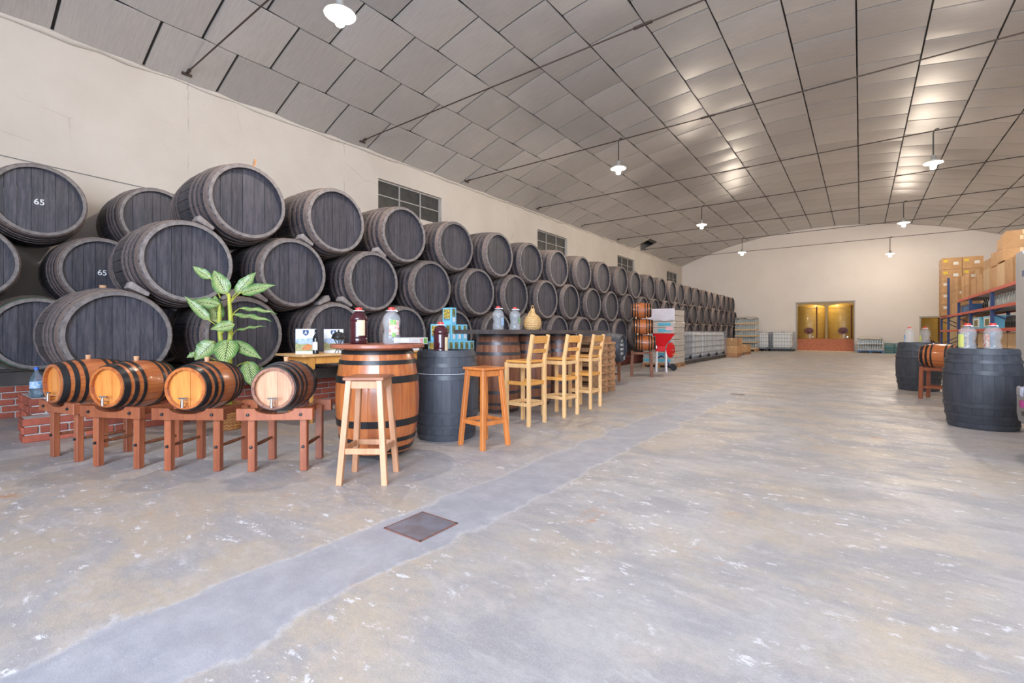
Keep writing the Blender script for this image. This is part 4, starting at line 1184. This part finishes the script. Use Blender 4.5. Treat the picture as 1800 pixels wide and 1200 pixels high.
t = thing('hand_truck', (-4.62, 13.75, 0), 'dark blue tubular hand truck standing between the grape mill and the wrapped load', 'hand truck', None, math.radians(22))
part('frame', MB().tube([(-.28, .1, .10), (-.25, .1, .35), (-.12, .12, .42), (.02, .12, .30), (.10, .12, .12), (.22, .12, .10)], .018, 8).tube([(-.28, -.12, .10), (-.25, -.12, .35), (-.12, -.12, .42), (.02, -.12, .30), (.10, -.12, .12), (.22, -.12, .10)], .018, 8).box((-.02, 0, .30), (.02, .24, .02)).mesh(smooth=50), m_post, t)
for sy in (-.17, .17): part('wheel', MB().tube([(.2, sy - .02, .09), (.2, sy + .02, .09)], .09, 16).mesh(smooth=40), m_tyre, t)

# palletised bundles with a white film sheet
px, py = -5.16, 15.15
pallet(px, py, 0, 'wooden pallet under the wrapped bundles with cyan cartons', None, 0, 1.04, 1.12)
pk = thing('wrapped_load', (px, py, .134), 'tall wrapped load of grey bundles and cyan cartons under a white film sheet', 'load')
for k in range(9):
    z = .19 * k
    part('bundle', cached('bundle', lambda: MB().box((0, 0, .0925), (1.0, 1.1, .183)).mesh(bevel=.012)), m_wrap, pk, (rnd.uniform(-.012, .012), 0, z))
    for j, (cx, w) in enumerate(((-.33, .26), (.20, .40))):
        if k % 1 == 0: part('cyan_patch', cached(('cp', j), lambda: MB().box((0, 0, 0), (w, .004, .085)).mesh()), m_cyan, pk, (cx, -.56, z + .10))
sh = MB(); n = 12
for i in range(n + 1):
    x = -.53 + 1.06 * i / n; w = .012 * math.sin(i * 2.1)
    for (yy, zz) in ((-.575 + w, 1.36 + .02 * math.sin(i * 1.3)), (-.57 + w * .5, 1.60), (-.56, 1.735), (0, 1.745 + w), (.5, 1.74)):
        sh.v.append((x, yy, zz))
for i in range(n):
    for j in range(4):
        a = i * 5 + j; sh.f.append((a, a + 5, a + 6, a + 1))
part('film_sheet', sh.mesh(smooth=60), m_sheet, pk, label='white film sheet over the top')
part('red_sticker', MB().box((.36, -.566, 1.10), (.22, .006, .10)).mesh(), m_pinkred, pk, label='red and white sticker')

# IBC containers
def ibc(x, y, lab, rz=0, z=0, tm=None):
    t = thing('ibc_container', (x, y, z), lab, 'container', 'caged liquid containers', rz)
    L_, W_, H = 1.2, 1.0, 1.16            # L_ along y
    part('tank', cached('ibct', lambda: MB().box((0, 0, .65), (.90, 1.02, .96)).mesh(bevel=.08)), tm or m_ibc, t)
    b = MB()
    def cage():
        nb = MB(); r = .009
        for k in range(9):
            y_ = -L_ / 2 + L_ * k / 8
            for sx in (-1, 1): nb.box((sx * W_ / 2, y_, .65), (.012, .012, 1.02))
        for k in range(1, 8):
            x_ = -W_ / 2 + W_ * k / 8
            for sy in (-1, 1): nb.box((x_, sy * L_ / 2, .65), (.014, .014, 1.02))
        for z_ in (.15, .36, .58, .80, 1.0, 1.155):
            for sx in (-1, 1): nb.box((sx * (W_ / 2 + .008), 0, z_), (.02, L_ + .03, .02))
            for sy in (-1, 1): nb.box((0, sy * (L_ / 2 + .008), z_), (W_ + .03, .02, .02))
        return nb.mesh('cage')
    part('cage', cached('ibcc', cage), m_cagebar, t)
    part('pallet_base', cached('ibcp', lambda: MB().box((0, 0, .12), (1.0, 1.2, .03)).box((-.42, 0, .055), (.12, 1.2, .1)).box((0, 0, .055), (.12, 1.2, .1)).box((.42, 0, .055), (.12, 1.2, .1)).mesh()), m_black, t)
    part('valve', cached('ibcv', lambda: MB().tube([(.45, 0, .22), (.56, 0, .22)], .05, 10).tube([(.53, 0, .22), (.53, 0, .32)], .02, 6).mesh()), m_black, t)
    part('lid', cached('ibcl', lambda: MB().lathe([(.11, 1.13), (.11, 1.165), (.09, 1.17)], 18).mesh(smooth=40)), m_black, t)
for i in range(5):
    ibc(-5.36, 17.0 + 1.25 * i, 'white liquid container in a wire cage by the barrels, %s from the wrapped load' % ORD[i], tm=m_ibcg if i == 0 else None)
ibc(-5.0, 32.6, 'caged white container at the end wall, left of two')
ibc(-3.82, 32.7, 'caged white container at the end wall, beside the doorway', PI / 2)
# cardboard boxes beyond the containers
def cbox(x, y, z, d, lab, group, rz=0, mat=None, tape=True, stickers=0, face=-1):
    t = thing('cardboard_box', (x, y, z), lab, 'box', group, rz)
    part('box_body', boxm(d[0], d[1], d[2], .004), mat or m_card, t)
    if tape:
        part('tape', MB().box((0, 0, d[2] + .001), (.06, d[1] + .004, .002)).box((0, -d[1] / 2 - .001, d[2] - .05), (.06, .002, .10)).mesh(), m_tape, t)
    if stickers:
        part('sticker', MB().box((-d[0] * .3, -d[1] / 2 - .002, d[2] * .72), (d[0] * .22, .003, d[2] * .22)).mesh(), m_tagy if stickers > 1 else m_tagw, t)
        part('sticker', MB().box((d[0] * .2, -d[1] / 2 - .002, d[2] * .5), (d[0] * .25, .003, d[2] * .25)).mesh(), m_tagw, t)
    return t
for i, y in enumerate((24.2, 26.4)):
    pallet(-5.1, y, 0, '%s wooden pallet under cardboard boxes beyond the cages' % ('nearer', 'farther')[i], 'pallets under cardboard boxes', 0, 1.0, 1.2)
    for j in range(2):
        for k in range(2):
            for l in range(2):
                if i == 1 and l == 1: continue
                cbox(-5.34 + .49 * j, y - .29 + .58 * k, .134 + l * .36, (.48, .57, .358), 'cardboard box on the %s pallet, %s layer, %s %s' % (('nearer', 'farther')[i], ('lower', 'upper')[l], ('front', 'rear')[k], ('left', 'right')[j]), 'cardboard boxes beyond the cages')
t = thing('small_crate', (-4.7, 23.1, 0), 'low wooden crate on the floor in front of the cardboard boxes', 'crate')
part('crate_floor', MB().box((0, 0, .02), (.5, .6, .02)).mesh(), m_pallet, t)
for sx in (-1, 1): part('slat', MB().box((sx * .25, 0, .09), (.02, .6, .12)).mesh(), m_pallet, t)
for sy in (-1, 1): part('slat', MB().box((0, sy * .3, .09), (.48, .02, .12)).mesh(), m_pallet, t)
# pallets of empty bottles
def bottle_load(x, y, layers, wx, wy, lh, lab, tray, top, zb=.134):
    pallet(x, y, 0, 'pallet under the ' + lab.split(' in five')[0].split(' right of')[0] + (' by the stack end' if top else ' by the doorway'), None, 0, wx, wy, m_pallet if top else m_bluecr)
    t = thing('bottle_load', (x, y, zb), lab, 'load')
    nx, ny = int(wx / .095), int(wy / .095)
    def bl_():
        b = MB()
        for i in range(nx):
            for j in range(ny):
                if 0 < i < nx - 1 and 0 < j < ny - 1: continue
                cx, cy = -wx / 2 + wx * (i + .5) / nx, -wy / 2 + wy * (j + .5) / ny
                b.lathe([(.036, 0), (.036, lh * .62), (.014, lh * .78), (.014, lh * .93)], 6, (cx, cy, 0))
        b.bb(-wx / 2 + .1, wx / 2 - .1, -wy / 2 + .1, wy / 2 - .1, 0, lh * .6)
        return b.mesh('bottles')
    me = cached(('bl', wx, wy, lh), bl_)
    for k in range(layers):
        part('tray', MB().box((0, 0, .012), (wx, wy, .024)).box((0, -wy / 2, .04), (wx, .01, .08)).box((wx / 2, 0, .04), (.01, wy, .08)).mesh(), tray, t, (0, 0, k * (lh + .03)))
        part('bottle_layer', me, m_clearb, t, (0, 0, k * (lh + .03) + .025), kind='stuff')
    zt = layers * (lh + .03)
    g = MB(); n = 8; r2 = random.Random(2)
    for i in range(n + 1):
        for j in range(n + 1):
            e = max(abs(i - n / 2), abs(j - n / 2)) / (n / 2)
            g.v.append((-wx / 2 * 1.02 + wx * 1.02 * i / n, -wy / 2 * 1.02 + wy * 1.02 * j / n, zt + .02 + r2.uniform(0, .07) - (.09 if e > .99 else 0)))
    for i in range(n):
        for j in range(n):
            a = i * (n + 1) + j; g.f.append((a, a + n + 1, a + n + 2, a + 1))
    part('plastic_cover', g.mesh(smooth=60), m_wrap, t)
bottle_load(-5.55, 31.2, 5, 1.16, 1.0, .345, 'tall load of empty bottles in five layers at the end of the stack', m_cardl, True)
bottle_load(.42, 32.7, 2, 1.14, .9, .31, 'low load of clear bottles right of the far doorway', m_clear, False)
def crate(x, y, z, lab):
    t = thing('plastic_crate', (x, y, z), lab, 'crate', 'teal crates at the end wall')
    b = MB()
    part('crate_floor', boxm(.40, .36, .02), m_teal, t)
    for sx in (-1, 1):
        for z_ in (.04, .13, .235): part('slat', MB().box((sx * .195, 0, z_), (.012, .36, .055)).mesh(), m_teal, t)
        for sy in (-1, 1): part('corner_post', MB().box((sx * .185, sy * .165, .13), (.03, .03, .26)).mesh(), m_teal, t)
    for sy in (-1, 1):
        for z_ in (.04, .13, .235): part('slat', MB().box((0, sy * .175, z_), (.40, .012, .055)).mesh(), m_teal, t)
for i in range(2):
    for k in range(2):
        crate(1.25 + .43 * i, 32.75, .265 * k, 'dark teal crate at the end wall, %s %s of four' % (('lower', 'upper')[k], ('left', 'right')[i]))

# cellar tanks seen through the doorways
def tank(x, y, lab, z=.72):
    t = thing('storage_tank', (x, y, z), lab, 'tank', 'yellow-lit steel storage tanks in the cellar')
    part('tank_body', MB().lathe([(.80, 0), (.82, .02), (.82, 1.98), (.76, 2.10), (.3, 2.2), (.01, 2.22)], 40).mesh(smooth=35), m_tank, t)
    for z_ in (.35, 1.9): part('weld_band', MB().lathe([(.82, z_), (.826, z_ + .005), (.826, z_ + .035), (.82, z_ + .04)], 40, cap=False).mesh(smooth=35), m_tank, t)
    part('hatch_ring', MB().lathe([(.10, 0), (.26, 0), (.26, .04), (.22, .05), (.10, .02)], 24).mesh(smooth=40), m_tankd, t, (0, -.815, .52), (PI / 2, 0, 0), scale=(1, .75, 1))
    part('hatch_lid', MB().lathe([(.14, .0), (.14, .06), (.04, .075), (.04, .1), (.01, .1)], 20).mesh(smooth=40), m_tankd, t, (0, -.815, .52), (PI / 2, 0, 0))
    part('level_pipe', MB().tube([(.42, -.72, .05), (.42, -.72, 2.05)], .03, 8).mesh(smooth=50), m_tankd, t)
    part('drain_valve', MB().tube([(.22, -.78, .14), (.22, -.90, .14)], .04, 8).mesh(), m_chrome, t)
tank(-2.62, 35.5, 'yellow-lit steel storage tank with dark hatch, left one in the far doorway')
tank(-.86, 35.5, 'yellow-lit steel storage tank with dark hatch, right one in the far doorway')
tank(3.05, 35.5, 'yellow-lit steel storage tank seen through the small right doorway', .0)
tag(part('tank_plinth', MB().bb(-4.2, .2, 34.35, 36.6, 0, .72).mesh(), m_plinthb), 'low brick plinth carrying the two yellow-lit steel tanks', 'plinth')

# ================================================================== right side: keg on stand, rack, cabinet, car
ksa = math.radians(68)
t = thing('tall_keg_stand', (1.05, 10.42, 0), 'reddish wooden stand with long legs between the two right black barrels', 'stand', None, math.radians(-20))
for sx in (-.19, .19):
    for sy in (-.17, .17): part('leg', MB().leg((sx * 1.05, sy * 1.05, 0), (sx, sy, .54), .05).mesh(bevel=.003), m_mahog, t)
    part('side_rail', MB().box((sx, 0, .50), (.035, .36, .05)).mesh(), m_mahog, t)
for sy in (-.17, .17):
    part('cross_beam', MB().box((0, sy, .50), (.42, .035, .05)).mesh(), m_mahog, t)
    part('stretcher', MB().box((0, sy, .20), (.36, .025, .035)).mesh(), m_mahog, t)
keg(1.05 - math.cos(ksa - PI / 2) * .25 * 0 - .22, 10.40 + .06, .722, math.radians(160), 'glossy orange keg with black hoops on the tall stand at the right', None, m_oakhead, True, m_oak, False)

RX0, RX1 = 2.7, 3.6
rk = thing('pallet_rack', (RX0, 14.0, 0), 'long blue and red storage rack loaded with boxes along the right', 'rack')
UPR = [14.2, 17.2, 20.2, 22.35, 24.75, 26.7]
for i, y in enumerate(UPR):
    hgt = 2.16 if y < 23 else 3.25
    for x in (RX0 + .04, RX1 - .04):
        part('post', MB().box((x - RX0, y - 14, hgt / 2), (.07, .08, hgt)).mesh(), m_post, rk)
    for k in range(4):
        z0 = .15 + k * .5
        a, c = (RX0 + .04, RX1 - .04) if k % 2 else (RX1 - .04, RX0 + .04)
        part('brace', MB().bar((a - RX0, y - 14, z0), (c - RX0, y - 14, z0 + .45), .03, .03).mesh(), m_post, rk)
LEV = {0: (.62, 1.22, 1.785, 2.24), 1: (.62, 1.22, 1.785, 2.24), 2: (.62, 1.22, 1.785, 2.24), 3: (.62, 1.22, 1.785), 4: (.62, 1.22, 1.785)}
for i in range(5):
    y0, y1 = UPR[i], UPR[i + 1]
    for z in LEV[i]:
        for x in (RX0 + .02, RX1 - .02):
            part('beam', MB().bb(x - RX0 - .02, x - RX0 + .02, y0 - 14 + .04, y1 - 14 - .04, z - .075, z).mesh(), m_shelfred, rk)
        n = 4
        for k in range(n):
            a = y0 + (y1 - y0) * k / n
            part('shelf_board', MB().bb(.045, RX1 - RX0 - .045, a - 14 + .01, a + (y1 - y0) / n - 14 - .01, z - .03, z - .004).mesh(), m_shelf, rk)
GR = 'boxes stored on the rack'
# top shelf, front row
yy = [14.3, 15.15, 15.95, 16.7, 17.6, 18.5, 19.4]
for i, y in enumerate(yy):
    hh = (.60, .58, .57, .56, .60, .54, .52)[i]
    cbox(RX0 + .30, y + .40, 2.24, (.50, .76, hh), 'cardboard box on the top shelf of the rack, %s from the near end' % ORD[i], GR, PI, (m_card, m_card, m_cardl, m_card, m_cardl, m_card, m_card)[i])
for i, (x, y, z, d) in enumerate([(RX0 + .34, 16.3, 2.84, (.62, .66, .28)), (RX0 + .34, 16.3, 3.12, (.62, .66, .29)), (RX0 + .40, 16.35, 3.41, (.60, .62, .14)), (RX0 + .36, 17.2, 2.84, (.56, .70, .36)), (RX0 + .36, 18.1, 2.84, (.56, .80, .28)), (RX0 + .36, 19.6, 2.78, (.5, .7, .24))]):
    cbox(x, y, z, d, 'cardboard box stacked above the top shelf boxes, %s' % ['lowest of the near column', 'middle of the near column', 'thin topmost of the near column', 'second place from near', 'third place from near', 'farthest one'][i], GR, rnd.uniform(-.03, .03))
# the far bays: columns of boxes on the middle shelf
n_ = 0
for j, y in enumerate((20.6, 21.35, 22.75, 23.5)):
    for k in range(3):
        if j > 1 or k < 2:
            h_ = .40 if j < 2 else .44
            cbox(RX0 + .34, y + .33, 1.785 + k * h_ if j > 1 else 2.24 + k * .40, (.56, .68, h_ - .004), 'cardboard box in the far bays of the rack, column %s from near, %s' % (ORD[j], ('bottom', 'middle', 'top')[k]), GR, rnd.uniform(-.02, .02), m_card, True, 1 if k == 1 else 0)
for j in range(2):
    for k in range(5):
        cbox(RX0 + .18 + .60 * j, 25.55, 1.785 + k * .46, (.59, .8, .455), 'brown labelled box of the tall far pile on the rack, %s, %s' % (('left', 'right')[j], ('lowest', 'second up', 'third up', 'fourth up', 'topmost')[k]), GR, 0, m_card, False, 2 if k > 2 else 1)
# bottles and cartons on the lower shelves
SB = cached('shelfbottle', lambda: MB().lathe([(.036, 0), (.04, .006), (.04, .18), (.016, .235), (.016, .29)], 10).mesh(smooth=40))
for i in range(34):
    y = 14.6 + i * .13
    dk = 28 <= i < 34
    t = part('glass_bottle', SB, m_wineglass if dk else m_clearb, None, (RX0 + .13 + .02 * (i % 2), y, 1.785))
    tag(t, 'dark bottle in the long bottle row on the rack, %s from the far end' % ORD[33 - i] if dk else 'clear empty bottle in the row on the rack shelf, %s from near' % ORD[i], 'bottle', 'dark bottles on the rack' if dk else 'clear bottles on the rack')
for i in range(8):
    t = part('glass_bottle', SB, m_wineglass, None, (RX0 + .14, 15.3 + i * .13, 1.22))
    tag(t, 'dark wine bottle beside the light blue rack cartons, %s from near' % ORD[i], 'bottle', 'dark bottles beside rack boxes')
for i in range(5):
    t = thing('bottle_crate', (RX0 + .28, 20.46 + i * .395, 1.785), 'blue plastic crate on the rack, %s from the near end' % ORD[i], 'crate', 'blue crates on the rack')
    part('crate_body', MB().box((0, 0, .02), (.38, .36, .03)).box((-.185, 0, .13), (.012, .36, .2)).box((.185, 0, .13), (.012, .36, .2)).box((0, .175, .13), (.36, .012, .2)).box((0, -.175, .13), (.36, .012, .2)).mesh(), m_bluecr, t)
    part('crate_rim', MB().box((-.19, 0, .235), (.02, .38, .02)).box((.19, 0, .235), (.02, .38, .02)).mesh(), m_black, t)
for i, y in enumerate((17.82, 19.33)):
    t = thing('blue_carton', (RX0 + .3, y, 1.22), 'light blue picture carton on the rack behind the jugs, %s one' % ('near', 'far')[i], 'box', 'light blue cartons on the rack')
    part('box_body', boxm(.5, 1.1, .34, .004), m_boxblue, t)
    part('picture', MB().box((-.252, 0, .18), (.004, .85, .24)).mesh(), m_paper, t)
    part('picture_print', MB().box((-.254, .05, .17), (.004, .5, .18)).mesh(), m_boxgreen, t)
for i, y in enumerate((14.75, 15.65, 16.55, 18.2, 19.2, 21.0)):
    cbox(RX0 + .42, y, .62, (.6, .8, .5), 'cardboard box on the low rack shelf, %s from the near end' % ORD[i], GR, 0, m_cardl, False)
for i, (y, z) in enumerate(((21.2, 1.22), (23.5, 1.22))):
    cbox(RX0 + .5, y, z, (.6, 1.3, .42), 'cardboard box deep on the rack shelf, %s one behind posts' % ('nearer', 'farther')[i], GR, 0, m_card, False)

# white cabinet at the right edge
t = thing('tall_white_cabinet', (1.76, 8.2, 0), 'tall white cabinet with grey end strip cut by the right edge', 'cabinet')
part('body', MB().bb(.02, .9, -.9, 1.0, .06, 2.20).mesh(bevel=.01), m_panelw, t)
part('end_panel', MB().bb(0, .03, 1.02, 1.36, .05, 2.22).mesh(), m_panelg, t, label='grey white end panel')
part('end_panel', MB().bb(.03, .9, 1.0, 1.36, .05, 2.20).mesh(), m_panelg, t)
part('door', MB().bb(-.012, .018, -.88, .98, .10, 2.17).mesh(bevel=.004), m_panelw, t)
part('blue_stripe', MB().bb(-.016, -.010, -.86, .965, 1.86, 1.94).mesh(), m_stripe, t, label='blue stripe on the door')
part('plinth', MB().bb(.04, .88, -.88, 1.34, 0, .06).mesh(), m_black, t)

# white car nosing in from the right
cx0 = 1.13
t = thing('white_car', (cx0, 5.45, 0), 'white car at the right edge, only a bumper corner with grey lamp seen', 'car')
def section(x, hw, z0, z1):
    r = .06
    return [(x, -hw, z0 + r), (x, -hw + r, z0), (x, hw - r, z0), (x, hw, z0 + r), (x, hw, z1 - r), (x, hw - r * 2, z1), (x, -hw + r * 2, z1), (x, -hw, z1 - r)]
def loft(secs):
    b = MB(); n = len(secs[0])
    for s_ in secs: b.v += s_
    for j in range(len(secs) - 1):
        for i in range(n):
            k = (i + 1) % n
            b.f.append((j * n + i, j * n + k, (j + 1) * n + k, (j + 1) * n + i))
    b.f.append(tuple(reversed(range(n)))); b.f.append(tuple((len(secs) - 1) * n + i for i in range(n)))
    return b
part('body', loft([section(.10, .70, .30, .74), section(.25, .76, .22, .80), section(1.0, .80, .20, .92), section(3.2, .80, .20, .95), section(3.9, .74, .28, .90)]).mesh(smooth=40), m_carw, t)
part('cabin', loft([section(1.05, .66, .90, .96), section(1.6, .62, .90, 1.42), section(2.7, .62, .90, 1.44), section(3.5, .66, .90, .98)]).mesh(smooth=40), m_glassd, t)
part('roof', loft([section(1.62, .60, 1.34, 1.46), section(2.7, .60, 1.34, 1.48)]).mesh(smooth=40), m_carw, t)
bp = loft([section(.0, .66, .32, .60), section(.06, .76, .26, .66), section(.22, .79, .24, .68), section(.34, .80, .26, .66)])
part('bumper', bp.mesh(smooth=40), m_carw, t, label='white bumper corner')
part('air_slot', MB().box((-.004, 0, .40), (.012, .9, .035)).mesh(), m_black, t)
for sy in (-1, 1):
    part('lamp', MB().box((-.006, sy * .50, .585), (.03, .14, .09)).mesh(bevel=.012), m_lampg, t, label='grey lamp lens')
    part('marker', MB().box((-.006, sy * .465, .48), (.02, .07, .06)).mesh(), m_magenta, t, label='magenta marker')
    for xx in (.85, 3.1):
        wh = part('wheel', MB().tube([(0, -.09, 0), (0, .09, 0)], .30, 24).mesh(smooth=40), m_tyre, t, (xx, sy * .71, .30))
        part('hubcap', MB().tube([(0, -.1, 0), (0, .1, 0)], .17, 16).mesh(smooth=40), m_galv, wh)

# drain covers set in the floor
t = thing('drain_cover', (-2.0, 1.80, 0), 'square worn steel drain cover with rusty edge in the floor', 'drain cover', None, .02)
part('plate', MB().box((0, 0, .003), (.27, .27, .006)).mesh(), m_drain, t)
for k in range(4): part('rim', MB().box((0, -.142, .002), (.294, .012, .006)).mesh(), m_rust, t, rot=k * PI / 2)
t = thing('small_drain', (-1.76, 9.06, 0), 'small dark drain plate in the floor far down the hall', 'drain cover')
part('plate', MB().box((0, 0, .003), (.20, .14, .006)).mesh(), m_black, t)
part('rim', MB().box((0, -.08, .003), (.22, .012, .006)).box((0, .08, .003), (.22, .012, .006)).mesh(), m_rust, t)
